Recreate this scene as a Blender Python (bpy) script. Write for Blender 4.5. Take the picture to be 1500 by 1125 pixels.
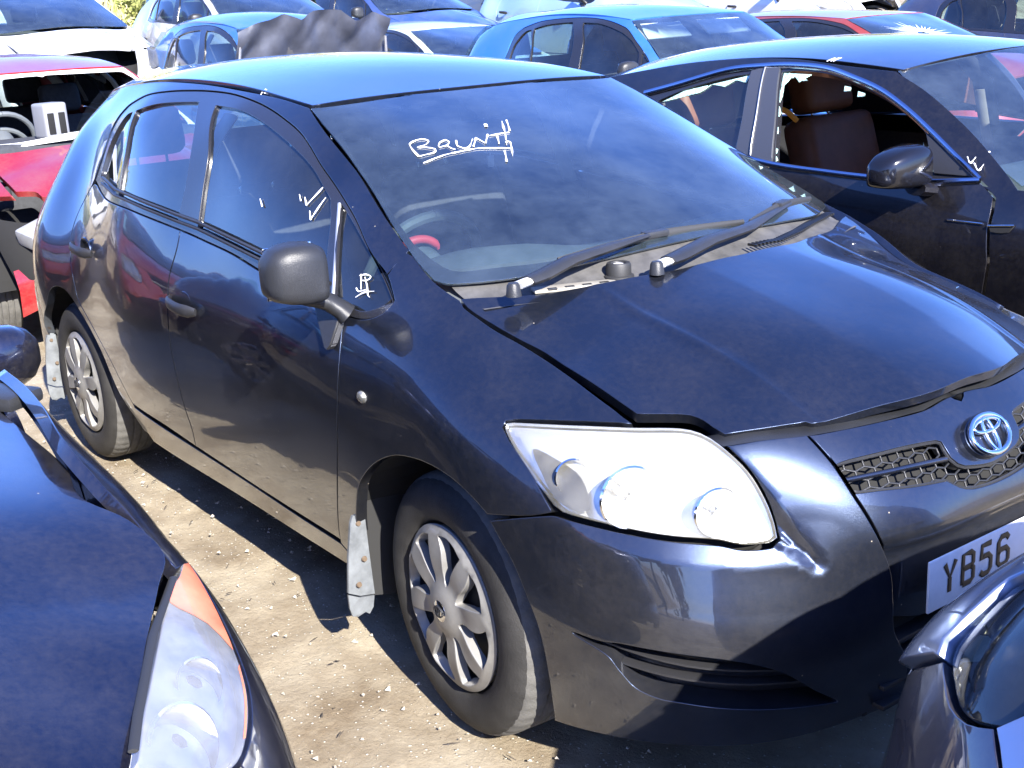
import bpy, bmesh, math, random
import numpy as np
from mathutils import Vector, Matrix, Euler
from mathutils.geometry import delaunay_2d_cdt
for o in list(bpy.data.objects): bpy.data.objects.remove(o)
SC = bpy.context.scene
COL = SC.collection
# ------------------------------------------------------------------ camera
cam = bpy.data.cameras.new('camera'); cam_o = bpy.data.objects.new('camera', cam); COL.objects.link(cam_o)
cam_o.location = (2.2218, -2.1908, 1.6358)
cam_o.rotation_euler = (math.radians(73.1221), math.radians(3.1546), math.radians(53.3075))
cam.sensor_width = 36; cam.lens = 36*1825.43/1500; cam.clip_start = .05; cam.clip_end = 2000
SC.camera = cam_o
# ------------------------------------------------------------------ sun and sky
SUN = Vector((1.5, -.34, 1.0)).normalized()          # towards the sun
EL = math.asin(SUN.z); AZ = math.atan2(SUN.x, SUN.y)  # azimuth from +Y, clockwise
W = bpy.data.worlds.new('World'); SC.world = W; W.use_nodes = True
nt = W.node_tree; nt.nodes.clear()
sky = nt.nodes.new('ShaderNodeTexSky'); sky.sky_type = 'NISHITA'; sky.sun_disc = False
sky.sun_elevation = EL; sky.sun_rotation = AZ; sky.air_density = 1.0; sky.dust_density = .5; sky.ozone_density = 9.0
bg = nt.nodes.new('ShaderNodeBackground'); bg.inputs['Strength'].default_value = .112
wo = nt.nodes.new('ShaderNodeOutputWorld')
wb = nt.nodes.new('ShaderNodeMixRGB'); wb.blend_type = 'MULTIPLY'; wb.inputs[0].default_value = 1   # the phone camera's cool white balance
wb.inputs[2].default_value = (.86, .89, 1.26, 1)
nt.links.new(sky.outputs[0], wb.inputs[1]); nt.links.new(wb.outputs[0], bg.inputs[0]); nt.links.new(bg.outputs[0], wo.inputs[0])
sl = bpy.data.lights.new('sun', 'SUN'); sl.energy = 5.0; sl.angle = math.radians(.5); sl.color = (1, .95, .87)
so = bpy.data.objects.new('sun', sl); COL.objects.link(so); so.rotation_euler = SUN.to_track_quat('Z', 'Y').to_euler(); so.location = SUN*60
SC.view_settings.view_transform = 'Standard'; SC.view_settings.look = 'None'
SC.view_settings.gamma = 1; SC.view_settings.use_curve_mapping = False
SC.view_settings.exposure = 1.95
SC.render.engine = 'CYCLES'
# ------------------------------------------------------------------ materials
MATS = {}
def newmat(name):
    m = bpy.data.materials.new(name); m.use_nodes = True
    t = m.node_tree; t.nodes.clear()
    out = t.nodes.new('ShaderNodeOutputMaterial')
    return m, t, out
def N(t, kind, **kw):
    n = t.nodes.new(kind)
    for k, v in kw.items():
        if k in n.inputs: n.inputs[k].default_value = v
        else: setattr(n, k, v)
    return n
def principled(name, col, rough=.5, metal=0, coat=0, spec=.5, bump=0, bump_scale=80, var=0, var_scale=6, emit=None, coat_rough=.03, alpha=1):
    m, t, out = newmat(name)
    p = N(t, 'ShaderNodeBsdfPrincipled'); t.links.new(p.outputs[0], out.inputs[0])
    p.inputs['Base Color'].default_value = (*col, 1); p.inputs['Roughness'].default_value = rough
    p.inputs['Metallic'].default_value = metal; p.inputs['Coat Weight'].default_value = coat
    p.inputs['Coat Roughness'].default_value = coat_rough; p.inputs['Specular IOR Level'].default_value = spec
    tc = N(t, 'ShaderNodeTexCoord')
    if var:
        nz = N(t, 'ShaderNodeTexNoise', Scale=var_scale, Detail=6.0, Roughness=.65); t.links.new(tc.outputs['Object'], nz.inputs['Vector'])
        mx = N(t, 'ShaderNodeMixRGB'); mx.blend_type = 'MULTIPLY'; mx.inputs[0].default_value = 1
        mx.inputs[1].default_value = (*col, 1)
        rp = N(t, 'ShaderNodeMapRange'); rp.inputs['From Min'].default_value = .3; rp.inputs['From Max'].default_value = .7
        rp.inputs['To Min'].default_value = 1-var; rp.inputs['To Max'].default_value = 1+var
        t.links.new(nz.outputs[0], rp.inputs[0]); t.links.new(rp.outputs[0], mx.inputs[2]); t.links.new(mx.outputs[0], p.inputs['Base Color'])
    if bump:
        nb = N(t, 'ShaderNodeTexNoise', Scale=bump_scale, Detail=4.0); t.links.new(tc.outputs['Object'], nb.inputs['Vector'])
        b = N(t, 'ShaderNodeBump', Strength=bump, Distance=.004); t.links.new(nb.outputs[0], b.inputs['Height']); t.links.new(b.outputs[0], p.inputs['Normal'])
    return m
def paint(name, col, metal=.55, rough=.32, coat_ior=1.6, dust=.25, dust_col=(.33, .29, .23), flake=True, wave=.0, low=0.0):
    """car lacquer: metallic base with fine flake, clear coat, uneven dust film, water spots and chips"""
    m, t, out = newmat(name)
    tc = N(t, 'ShaderNodeTexCoord')
    p = N(t, 'ShaderNodeBsdfPrincipled')
    p.inputs['Base Color'].default_value = (*col, 1); p.inputs['Metallic'].default_value = metal
    p.inputs['Roughness'].default_value = rough; p.inputs['Coat Weight'].default_value = 1; p.inputs['Coat Roughness'].default_value = .025
    p.inputs['Coat IOR'].default_value = coat_ior
    if flake:
        vo = N(t, 'ShaderNodeTexVoronoi', Scale=700.0); t.links.new(tc.outputs['Object'], vo.inputs['Vector'])
        bp = N(t, 'ShaderNodeBump', Strength=.12, Distance=.001); t.links.new(vo.outputs['Color'], bp.inputs['Height']); t.links.new(bp.outputs[0], p.inputs['Normal'])
    # slight orange-peel / panel waviness in the clear coat
    nw = N(t, 'ShaderNodeTexNoise', Scale=7.0, Detail=2.0); t.links.new(tc.outputs['Object'], nw.inputs['Vector'])
    bw = N(t, 'ShaderNodeBump', Strength=.05+wave, Distance=.012); t.links.new(nw.outputs[0], bw.inputs['Height']); t.links.new(bw.outputs[0], p.inputs['Coat Normal'])
    d = N(t, 'ShaderNodeBsdfDiffuse'); d.inputs[0].default_value = (*dust_col, 1)
    mix = N(t, 'ShaderNodeMixShader'); t.links.new(p.outputs[0], mix.inputs[1]); t.links.new(d.outputs[0], mix.inputs[2]); t.links.new(mix.outputs[0], out.inputs[0])
    n1 = N(t, 'ShaderNodeTexNoise', Scale=5.0, Detail=8.0, Roughness=.7); t.links.new(tc.outputs['Object'], n1.inputs['Vector'])
    r1 = N(t, 'ShaderNodeMapRange'); r1.inputs['From Min'].default_value = .35; r1.inputs['From Max'].default_value = .75
    r1.inputs['To Min'].default_value = dust*.12; r1.inputs['To Max'].default_value = dust
    n4 = N(t, 'ShaderNodeTexNoise', Scale=70.0, Detail=6.0, Roughness=.8); t.links.new(tc.outputs['Object'], n4.inputs['Vector'])
    m4 = N(t, 'ShaderNodeMath'); m4.operation = 'MULTIPLY'; t.links.new(n1.outputs[0], m4.inputs[0]); t.links.new(n4.outputs[0], m4.inputs[1])
    x4 = N(t, 'ShaderNodeMath'); x4.operation = 'MULTIPLY'; x4.inputs[1].default_value = 2.0; t.links.new(m4.outputs[0], x4.inputs[0]); t.links.new(x4.outputs[0], r1.inputs[0])
    n2 = N(t, 'ShaderNodeTexVoronoi', Scale=26.0); n2.feature = 'F1'; t.links.new(tc.outputs['Object'], n2.inputs['Vector'])
    r2 = N(t, 'ShaderNodeMapRange'); r2.inputs['From Min'].default_value = .03; r2.inputs['From Max'].default_value = .05
    r2.inputs['To Min'].default_value = .65; r2.inputs['To Max'].default_value = 0; t.links.new(n2.outputs['Distance'], r2.inputs[0])
    # only a few of the cells carry a speck
    gt = N(t, 'ShaderNodeMath'); gt.operation = 'GREATER_THAN'; gt.inputs[1].default_value = .88
    sp = N(t, 'ShaderNodeSeparateColor'); t.links.new(n2.outputs['Color'], sp.inputs[0]); t.links.new(sp.outputs[0], gt.inputs[0])
    ml = N(t, 'ShaderNodeMath'); ml.operation = 'MULTIPLY'; t.links.new(r2.outputs[0], ml.inputs[0]); t.links.new(gt.outputs[0], ml.inputs[1])
    ad = N(t, 'ShaderNodeMath'); ad.operation = 'ADD'; ad.use_clamp = True; t.links.new(r1.outputs[0], ad.inputs[0]); t.links.new(ml.outputs[0], ad.inputs[1])
    last = ad
    if low:   # road film thrown up from the wheels: thicker low down, a real coat of dirt
        sx = N(t, 'ShaderNodeSeparateXYZ'); t.links.new(tc.outputs['Object'], sx.inputs[0])
        rz = N(t, 'ShaderNodeMapRange'); rz.inputs['From Min'].default_value = .75; rz.inputs['From Max'].default_value = .25
        rz.inputs['To Min'].default_value = 0; rz.inputs['To Max'].default_value = low; t.links.new(sx.outputs[2], rz.inputs[0])
        n3 = N(t, 'ShaderNodeMath'); n3.operation = 'MULTIPLY'; t.links.new(rz.outputs[0], n3.inputs[0]); t.links.new(n1.outputs[0], n3.inputs[1])
        a2 = N(t, 'ShaderNodeMath'); a2.operation = 'ADD'; a2.use_clamp = True; t.links.new(ad.outputs[0], a2.inputs[0]); t.links.new(n3.outputs[0], a2.inputs[1]); last = a2
    t.links.new(last.outputs[0], mix.inputs[0])
    return m
def glass(name, tint=(.75, .85, .82), dust=.04, dust_col=(.55, .6, .62), ior=1.5, boost=1.0):
    """thin car glass: tinted see-through plus Fresnel mirror and a film of dust"""
    m, t, out = newmat(name)
    tr = N(t, 'ShaderNodeBsdfTransparent'); tr.inputs[0].default_value = (*tint, 1)
    gl = N(t, 'ShaderNodeBsdfGlossy'); gl.inputs['Roughness'].default_value = .012
    fr = N(t, 'ShaderNodeFresnel', IOR=ior)
    mu = N(t, 'ShaderNodeMath'); mu.operation = 'MULTIPLY'; mu.inputs[1].default_value = boost; mu.use_clamp = True
    t.links.new(fr.outputs[0], mu.inputs[0])
    mx = N(t, 'ShaderNodeMixShader'); t.links.new(mu.outputs[0], mx.inputs[0]); t.links.new(tr.outputs[0], mx.inputs[1]); t.links.new(gl.outputs[0], mx.inputs[2])
    d = N(t, 'ShaderNodeBsdfDiffuse'); d.inputs[0].default_value = (*dust_col, 1)
    m2 = N(t, 'ShaderNodeMixShader'); t.links.new(mx.outputs[0], m2.inputs[1]); t.links.new(d.outputs[0], m2.inputs[2]); t.links.new(m2.outputs[0], out.inputs[0])
    tc = N(t, 'ShaderNodeTexCoord'); nz = N(t, 'ShaderNodeTexNoise', Scale=4.0, Detail=8.0, Roughness=.7); t.links.new(tc.outputs['Object'], nz.inputs['Vector'])
    r = N(t, 'ShaderNodeMapRange'); r.inputs['From Min'].default_value = .35; r.inputs['From Max'].default_value = .75; r.inputs['To Min'].default_value = dust*.3; r.inputs['To Max'].default_value = dust*1.4
    t.links.new(nz.outputs[0], r.inputs[0]); t.links.new(r.outputs[0], m2.inputs[0])
    return m
# ------------------------------------------------------------------ object helpers
def link(name, me, mat, parent=None, smooth=True):
    o = bpy.data.objects.new(name, me); COL.objects.link(o)
    if mat is not None and len(me.materials) == 0: me.materials.append(mat)
    if parent is not None: o.parent = parent
    if smooth and len(me.polygons): me.polygons.foreach_set('use_smooth', [True]*len(me.polygons))
    return o
def tag(o, label, cat, group=None, kind=None):
    o['label'] = label; o['category'] = cat
    if group: o['group'] = group
    if kind: o['kind'] = kind
    return o
def thing(name, label, cat, group=None, loc=(0, 0, 0), rz=0):
    o = bpy.data.objects.new(name, None); COL.objects.link(o); o.location = loc; o.rotation_euler = (0, 0, rz)
    o.empty_display_size = .2
    return tag(o, label, cat, group)
def mesh(name, V, F, mat, parent=None, smooth=False, angle=None):
    me = bpy.data.meshes.new(name); me.from_pydata([tuple(v) for v in V], [], [tuple(int(i) for i in f) for f in F]); me.update()
    o = link(name, me, mat, parent, smooth)
    if angle is not None:
        me.polygons.foreach_set('use_smooth', [True]*len(me.polygons)); me.set_sharp_from_angle(angle=math.radians(angle))
    return o
def bm_obj(name, bm, mat, parent=None, smooth=True, angle=40):
    bmesh.ops.recalc_face_normals(bm, faces=bm.faces[:])
    me = bpy.data.meshes.new(name); bm.to_mesh(me); bm.free()
    o = link(name, me, mat, parent, smooth)
    if smooth and angle: me.set_sharp_from_angle(angle=math.radians(angle))
    return o
def box_bm(bm, size, M=Matrix(), bevel=0, seg=2):
    r = bmesh.ops.create_cube(bm, size=1, matrix=M@Matrix.Diagonal((*size, 1)))
    if bevel:
        es = list({e for v in r['verts'] for e in v.link_edges})
        bmesh.ops.bevel(bm, geom=es, offset=bevel, segments=seg, affect='EDGES', profile=.6)
    return bm
def box(name, size, loc, mat, parent=None, rot=(0, 0, 0), bevel=.01, seg=2):
    bm = bmesh.new(); box_bm(bm, size, Matrix.Translation(loc)@Euler(rot).to_matrix().to_4x4(), bevel, seg)
    return bm_obj(name, bm, mat, parent)
def tube_geo(pts, r, n=8, flat=None, cap=True, up=None):
    """swept tube; r number or list; flat=(a,b) gives an elliptical section (a along 'up')"""
    P = [Vector(p) for p in pts]; V = []; F = []
    R = r if isinstance(r, (list, tuple)) else [r]*len(P)
    ref = None
    for i, p in enumerate(P):
        t = (P[min(i+1, len(P)-1)]-P[max(i-1, 0)]).normalized()
        u = Vector(up) if up is not None else Vector((0, 0, 1))
        if up is None and abs(t.z) > .9: u = Vector((1, 0, 0))
        a = (u-t*u.dot(t)).normalized()
        if ref is not None and up is None and a.dot(ref) < 0: a = -a
        ref = a; b = t.cross(a)
        fa, fb = flat or (1, 1)
        for k in range(n):
            th = 2*math.pi*k/n
            V.append(p+a*(math.cos(th)*R[i]*fa)+b*(math.sin(th)*R[i]*fb))
    for i in range(len(P)-1):
        for k in range(n):
            F.append((i*n+k, i*n+(k+1) % n, (i+1)*n+(k+1) % n, (i+1)*n+k))
    if cap:
        F.append(tuple(range(n))[::-1]); F.append(tuple((len(P)-1)*n+k for k in range(n)))
    return V, F
def tube(name, pts, r, mat, parent=None, n=8, flat=None, up=None):
    V, F = tube_geo(pts, r, n, flat, True, up); return mesh(name, V, F, mat, parent, angle=50)
def join_geo(parts):
    V = []; F = []
    for v, f in parts:
        k = len(V); V += list(v); F += [tuple(i+k for i in q) for q in f]
    return V, F
def lathe(name, prof, mat, parent=None, n=48, axis='y', M=Matrix(), closed=False, angle=35):
    """profile of (radius, along) turned about the axis"""
    V = []; F = []; m = len(prof)
    for k in range(n):
        th = 2*math.pi*k/n
        for r, a in prof: V.append(M@Vector((r*math.cos(th), a, r*math.sin(th))))
    for k in range(n):
        for j in range(m if closed else m-1):
            j2 = (j+1) % m; k2 = (k+1) % n
            F.append((k*m+j, k*m+j2, k2*m+j2, k2*m+j))
    return mesh(name, V, F, mat, parent, angle=angle)
def crspline(pts, step):
    """closed list of (u,v[,1]) -> evenly resampled smooth outline; flagged points stay corners"""
    P = [np.array(p[:2], float) for p in pts]; fl = [len(p) > 2 and bool(p[2]) for p in pts]; n = len(P)
    out = []
    for i in range(n):
        p1, p2 = P[i], P[(i+1) % n]
        p0 = P[i-1] if not fl[i] else p1+(p1-p2)
        p3 = P[(i+2) % n] if not fl[(i+1) % n] else p2+(p2-p1)
        L = np.linalg.norm(p2-p1)
        if L < 1e-7: continue
        m = max(1, int(round(L/step)))
        d1 = max(np.linalg.norm(p1-p0), 1e-6); d3 = max(np.linalg.norm(p3-p2), 1e-6)
        m1 = (p2-p0)/(d1+L)*L; m2 = (p3-p1)/(d3+L)*L
        for k in range(m):
            t = k/m; t2 = t*t; t3 = t2*t
            out.append((2*t3-3*t2+1)*p1+(t3-2*t2+t)*m1+(-2*t3+3*t2)*p2+(t3-t2)*m2)
    return np.array(out)
def area2(p): x, y = p[:, 0], p[:, 1]; return float(np.sum(x*np.roll(y, -1)-np.roll(x, -1)*y))
def inpoly(q, poly):
    x, y = q[:, 0], q[:, 1]; r = np.zeros(len(q), bool); n = len(poly)
    for i in range(n):
        x1, y1 = poly[i]; x2, y2 = poly[i-1]
        if y1 == y2: continue
        c = ((y1 > y) != (y2 > y)) & (x < (x2-x1)*(y-y1)/(y2-y1)+x1); r ^= c
    return r
def dist_poly(q, poly):
    a = poly; b = np.roll(poly, -1, 0); d = np.full(len(q), 1e9)
    for i in range(len(a)):
        ab = b[i]-a[i]; L = max(ab@ab, 1e-14); t = np.clip(((q-a[i])@ab)/L, 0, 1)
        d = np.minimum(d, np.linalg.norm(q-a[i]-t[:, None]*ab, axis=1))
    return d
def panel(name, S, outline, mat, parent=None, holes=(), gap=.0022, roll=.0018, flange=.014, step=.03, off=0.0, mirror=False, hole_flange=None, dense=None, asp=1.0, lines=()):
    """sheet-metal (or glass) panel lying on surface S, cut to the outline, with rolled edges and an inward return"""
    loops = []
    for k, ol in enumerate([outline]+list(holes)):
        p = crspline(ol, step*.7)
        if (area2(p) < 0) != (k > 0): p = p[::-1]
        loops.append(p)
    lo = loops[0].min(0); hi = loops[0].max(0); d = dense or step
    gx = np.arange(lo[0], hi[0], d*asp); gy = np.arange(lo[1], hi[1], d*.87)
    G = np.array([(x+(d*asp/2 if j % 2 else 0), y) for j, y in enumerate(gy) for x in gx]) if len(gx) and len(gy) else np.zeros((0, 2))
    if len(G):
        k = inpoly(G, loops[0])
        for h in loops[1:]: k &= ~inpoly(G, h)
        G = G[k]
        if len(G):
            k = np.ones(len(G), bool)
            for h in loops: k &= dist_poly(G, h) > .42*d
            G = G[k]
    B = np.vstack(loops); nb = len(B); UV = np.vstack([B, G]) if len(G) else B
    ed = []; st = 0
    for ln in lines:      # crease lines: kept as edges of the mesh
        q = crspline_open(ln, d*.6)[1:-1]; q = q[inpoly(q, loops[0])]
        if len(q) < 2: continue
        k = dist_poly(q, loops[0]) > .25*d; q = q[k]
        far = np.array([np.min(np.linalg.norm(q-g, axis=1)) > .45*d for g in UV[nb:]]) if len(UV) > nb else np.zeros(0, bool)
        UV = np.vstack([UV[:nb], UV[nb:][far]])
        UV = np.vstack([UV[:nb], q, UV[nb:]]); ed = [(a+(len(q) if a >= nb else 0), b+(len(q) if b >= nb else 0)) for a, b in ed]
        ed += [(nb+i, nb+i+1) for i in range(len(q)-1)]; nb += len(q)
    for h in loops:
        m = len(h); ed += [(st+i, st+(i+1) % m) for i in range(m)]; st += m
    vs, es, fs, ov, oe, of = delaunay_2d_cdt([Vector(p) for p in UV], ed, [], 0, 1e-7, True)
    back = [o[0] if len(o) else -1 for o in ov]
    T = np.array([[back[i] for i in f] for f in fs if len(f) == 3 and all(back[i] >= 0 for i in f)])
    c = UV[T].mean(1); k = inpoly(c, loops[0])
    for h in loops[1:]: k &= ~inpoly(c, h)
    T = T[k]
    a = UV[T]; cr = (a[:, 1, 0]-a[:, 0, 0])*(a[:, 2, 1]-a[:, 0, 1])-(a[:, 1, 1]-a[:, 0, 1])*(a[:, 2, 0]-a[:, 0, 0])
    T[cr < 0] = T[cr < 0][:, ::-1]; T = T[np.abs(cr) > 1e-12]
    P = S.P(UV[:, 0], UV[:, 1]); Nn = S.N(UV[:, 0], UV[:, 1])
    if callable(off): P = P+Nn*off(UV[:, 0], UV[:, 1])[:, None]
    elif off: P = P+Nn*off
    if callable(off):   # normals of the displaced sheet
        e = 5e-3
        def Q(u, v): return S.P(u, v)+S.N(u, v)*off(u, v)[:, None]
        Nn = np.cross(Q(UV[:, 0]+e, UV[:, 1])-Q(UV[:, 0]-e, UV[:, 1]), Q(UV[:, 0], UV[:, 1]+e)-Q(UV[:, 0], UV[:, 1]-e))*S.sign
        Nn /= np.linalg.norm(Nn, axis=1)[:, None]
    V = P.copy(); NV = Nn.copy(); F = [tuple(t) for t in T]; st = 0
    for li, h in enumerate(loops):
        m = len(h); ii = np.arange(st, st+m); st += m
        tg = P[np.roll(ii, -1)]-P[np.roll(ii, 1)]; tg /= np.maximum(np.linalg.norm(tg, axis=1), 1e-9)[:, None]
        o = np.cross(tg, Nn[ii]); o /= np.maximum(np.linalg.norm(o, axis=1), 1e-9)[:, None]
        fl = flange if li == 0 or hole_flange is None else hole_flange
        base = P[ii]-o*(gap+roll); V[ii] = base
        if fl <= 0: continue
        r1 = base+o*roll*.75-Nn[ii]*roll*.25; r2 = base+o*roll-Nn[ii]*roll; r3 = r2-Nn[ii]*fl
        k0 = len(V); V = np.vstack([V, r1, r2, r3])
        n1 = Nn[ii]+.8*o; n1 /= np.linalg.norm(n1, axis=1)[:, None]
        NV = np.vstack([NV, n1, o, o])
        rows = [ii, k0+np.arange(m), k0+m+np.arange(m), k0+2*m+np.arange(m)]
        for a_, b_ in zip(rows[:-1], rows[1:]):
            for i in range(m):
                j = (i+1) % m; F.append((a_[j], a_[i], b_[i], b_[j]))
    if mirror: V = V*[1, -1, 1]; NV = NV*[1, -1, 1]; F = [f[::-1] for f in F]
    me = bpy.data.meshes.new(name); me.from_pydata(V.tolist(), [], [tuple(int(i) for i in f) for f in F]); me.update()
    o = link(name, me, mat, parent, True)
    me.normals_split_custom_set_from_vertices(NV.tolist())
    return o
def strip(name, pts, w, mat, parent=None, nrm=None, h=.0015):
    """flat brush stroke of width w lying on a surface (slightly raised)"""
    P = [Vector(p) for p in pts]; V = []; F = []
    for i, p in enumerate(P):
        t = (P[min(i+1, len(P)-1)]-P[max(i-1, 0)]).normalized(); n = Vector(nrm[i] if isinstance(nrm, list) else nrm).normalized()
        b = n.cross(t).normalized()*w/2*(1 if h < .001 else .62+.30*math.sin(i*.9+len(P))+.22*math.sin(i*.37))
        V += [p+b, p+b*.5+n*h, p-b*.5+n*h, p-b]
        if i:
            k = 4*i
            F += [(k-4+j, k-4+j+1, k+j+1, k+j) for j in range(3)]
    return V, F
# ---------- smooth height fields through scattered measurements (metres) ----------
class Field:
    """cubic radial-basis height field h(u,v)"""
    def __init__(self, pts, su=1.0, sv=1.0, lam=1e-4, mirror_v=False):
        pts = [tuple(p) for p in pts]
        if mirror_v: pts = pts + [(p[0], -p[1], p[2]) for p in pts if abs(p[1]) > 1e-6]
        a = np.array(pts, float); self.s = np.array([su, sv])
        self.c = a[:, :2]*self.s; n = len(a)
        K = np.linalg.norm(self.c[:, None]-self.c[None], axis=2)**3
        Pm = np.hstack([np.ones((n, 1)), self.c])
        A = np.zeros((n+3, n+3)); A[:n, :n] = K+lam*np.eye(n); A[:n, n:] = Pm; A[n:, :n] = Pm.T
        self.w = np.linalg.solve(A, np.concatenate([a[:, 2], np.zeros(3)]))
    def __call__(self, u, v):
        u = np.atleast_1d(np.asarray(u, float)); v = np.atleast_1d(np.asarray(v, float))
        q = np.stack([u, v], -1)*self.s
        K = np.linalg.norm(q[:, None]-self.c[None], axis=2)**3
        n = len(self.c)
        return K@self.w[:n]+self.w[n]+q@self.w[n+1:]
class Surface:
    def P(self, u, v): ...
    def N(self, u, v, e=2e-3):
        u = np.atleast_1d(np.asarray(u, float)); v = np.atleast_1d(np.asarray(v, float))
        a = self.P(u+e, v)-self.P(u-e, v); b = self.P(u, v+e)-self.P(u, v-e)
        n = np.cross(a, b)*self.sign; return n/np.linalg.norm(n, axis=1)[:, None]
XR, RR = -2.75, .60        # start of the rear quarter circle, radius of both end circles
class Side(Surface):
    """offset from a plan-view reference line: u = way along it (0 over the front axle, + round the nose), v = height"""
    sign = 1.0
    def __init__(self, f): self.f = f
    def base(self, u):
        a = np.where(u > 0, u, np.where(u < XR, u-XR, 0))/RR
        cx = np.where(u > 0, 0, np.where(u < XR, XR, u))
        n = np.stack([np.sin(a), -np.cos(a), 0*a], -1)
        c = np.stack([cx, 0*cx, 0*cx], -1)+RR*n
        return c, n
    def P(self, u, v):
        u = np.atleast_1d(np.asarray(u, float)); v = np.atleast_1d(np.asarray(v, float))
        c, n = self.base(u)
        p = c+n*self.f(u, v)[:, None]; p[:, 2] = v
        return p
    @staticmethod
    def inv(x, yy):
        """plan point (x, half width) -> (u, d)"""
        if x > 0: return RR*math.atan2(x, yy), math.hypot(x, yy)-RR
        if x < XR: return XR-RR*math.atan2(XR-x, yy), math.hypot(x-XR, yy)-RR
        return x, yy-RR
class Height(Surface):
    """z over (x, y)"""
    sign = 1.0
    def __init__(self, f): self.f = f
    def P(self, u, v):
        u = np.atleast_1d(np.asarray(u, float)); v = np.atleast_1d(np.asarray(v, float))
        return np.stack([u, v, self.f(u, v)], -1)
class Front(Surface):
    """x over (y, z)"""
    sign = 1.0
    def __init__(self, f): self.f = f
    def P(self, u, v):
        u = np.atleast_1d(np.asarray(u, float)); v = np.atleast_1d(np.asarray(v, float))
        return np.stack([self.f(u, v), u, v], -1)
HATCH_SIDE = []
def slim(yy, z): return yy*(.968+.032*min(1, max(0, (z-.95)/.4)))
def sec(x, L): HATCH_SIDE.extend((x, slim(yy, z), z) for z, yy in L)
sec(-2.0, [(.18,.78),(.28,.82),(.4,.85),(.6,.875),(.75,.879),(.88,.864),(1.0,.832),(1.09,.80),(1.17,.762),(1.26,.713),(1.35,.655),(1.41,.60),(1.45,.535)])
sec(-1.3, [(.18,.78),(.28,.82),(.4,.853),(.6,.876),(.75,.88),(.88,.864),(.98,.832),(1.05,.80),(1.15,.757),(1.25,.708),(1.35,.652),(1.40,.605),(1.44,.54)])
sec(-.75, [(.18,.78),(.28,.82),(.4,.853),(.6,.876),(.75,.881),(.88,.862),(.96,.83),(1.005,.803),(1.1,.755),(1.2,.695),(1.265,.645),(1.30,.61)])
sec(-.45, [(.18,.78),(.28,.82),(.4,.853),(.6,.878),(.75,.883),(.86,.866),(.94,.832),(.98,.803),(1.05,.762),(1.10,.728)])
sec(-.25, [(.18,.78),(.3,.83),(.45,.865),(.6,.882),(.75,.882),(.86,.86),(.93,.825),(.98,.782),(1.02,.742)])
sec(0.0, [(.3,.83),(.45,.87),(.65,.885),(.75,.878),(.85,.845),(.92,.79),(.97,.72),(.985,.69)])
HATCH_SIDE += [(-2.57,yy,z) for z,yy in [(.3,.79),(.5,.82),(.7,.835),(.85,.825),(.95,.79),(1.03,.745),(1.1,.70),(1.2,.642),(1.28,.595),(1.35,.55),(1.41,.497)]]
HATCH_SIDE += [(-3.0,yy,z) for z,yy in [(.25,.76),(.45,.79),(.7,.79),(.85,.755),(.93,.715),(1.0,.66),(1.09,.58),(1.2,.515),(1.3,.465),(1.35,.44)]]
HATCH_SIDE += [(-3.24,.40,.3),(-3.26,.45,.6),(-3.20,.45,.85),(-3.14,.42,1.0),(-3.07,.35,1.2),(-3.18,.60,.3),(-3.17,.64,.6),(-3.10,.63,.85),(-3.06,.55,1.0),(-3.02,.42,1.2),(-2.95,.38,1.36)]
# nose: (x, half width, z)
HATCH_SIDE += [(.86,0,.22),(.89,0,.36),(.90,0,.48),(.885,0,.6),(.845,0,.7),(.79,0,.78),(.75,0,.82),
 (.82,.30,.22),(.86,.34,.38),(.868,.34,.5),(.852,.37,.62),(.79,.39,.72),(.715,.41,.80),
 (.77,.50,.22),(.81,.50,.36),(.815,.49,.48),(.782,.47,.585),(.74,.52,.63),(.68,.54,.74),(.625,.555,.81),
 (.62,.71,.22),(.68,.71,.38),(.67,.71,.51),(.62,.70,.62),(.53,.70,.72),(.48,.66,.80),(.45,.63,.842),
 (.50,.77,.24),(.54,.785,.40),(.535,.785,.52),(.49,.79,.62),(.43,.795,.69),(.35,.79,.76),(.25,.785,.81),(.30,.72,.84),
 (.40,.80,.24),(.42,.818,.4),(.38,.836,.52),(.33,.845,.6),(.28,.848,.66),(.2,.842,.74),(.15,.80,.845),(.17,.71,.885),(.18,.64,.898),(.13,.77,.86)]
HOOD = [(-.07,.68,1.005),(.0,.45,1.026),(.10,.25,1.033),(.15,0,1.035),(.17,.635,.918),(.30,.63,.893),(.45,.63,.852),(.60,.56,.822),(.69,.39,.828),(.78,0,.852),
 (.35,0,.988),(.35,.35,.965),(.55,0,.935),(.55,.35,.905),(.40,.55,.885),(.7,.2,.868)]
WIND = [(.54,1.40,-.945),(0,1.408,-.93),(.69,1.04,-.17),(0,1.065,.02),(.30,1.055,-.012),(.50,1.05,-.075),(.625,1.22,-.55),(0,1.255,-.43),(.35,1.25,-.455),(.3,1.405,-.932)]
ROOF = [(-.96,0,1.412),(-.95,.30,1.410),(-.945,.545,1.402),(-1.3,0,1.472),(-1.7,0,1.505),(-2.1,0,1.510),(-2.6,0,1.482),(-3.0,0,1.425),
 (-1.3,.54,1.443),(-1.7,.54,1.463),(-2.1,.535,1.458),(-2.6,.49,1.42),(-2.95,.42,1.36),(-1.3,.3,1.463),(-2.1,.3,1.497),(-2.7,.3,1.465)]
def softplus(t, k=.02): return k*np.log1p(np.exp(np.clip(t/k, -40, 40)))
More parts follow.
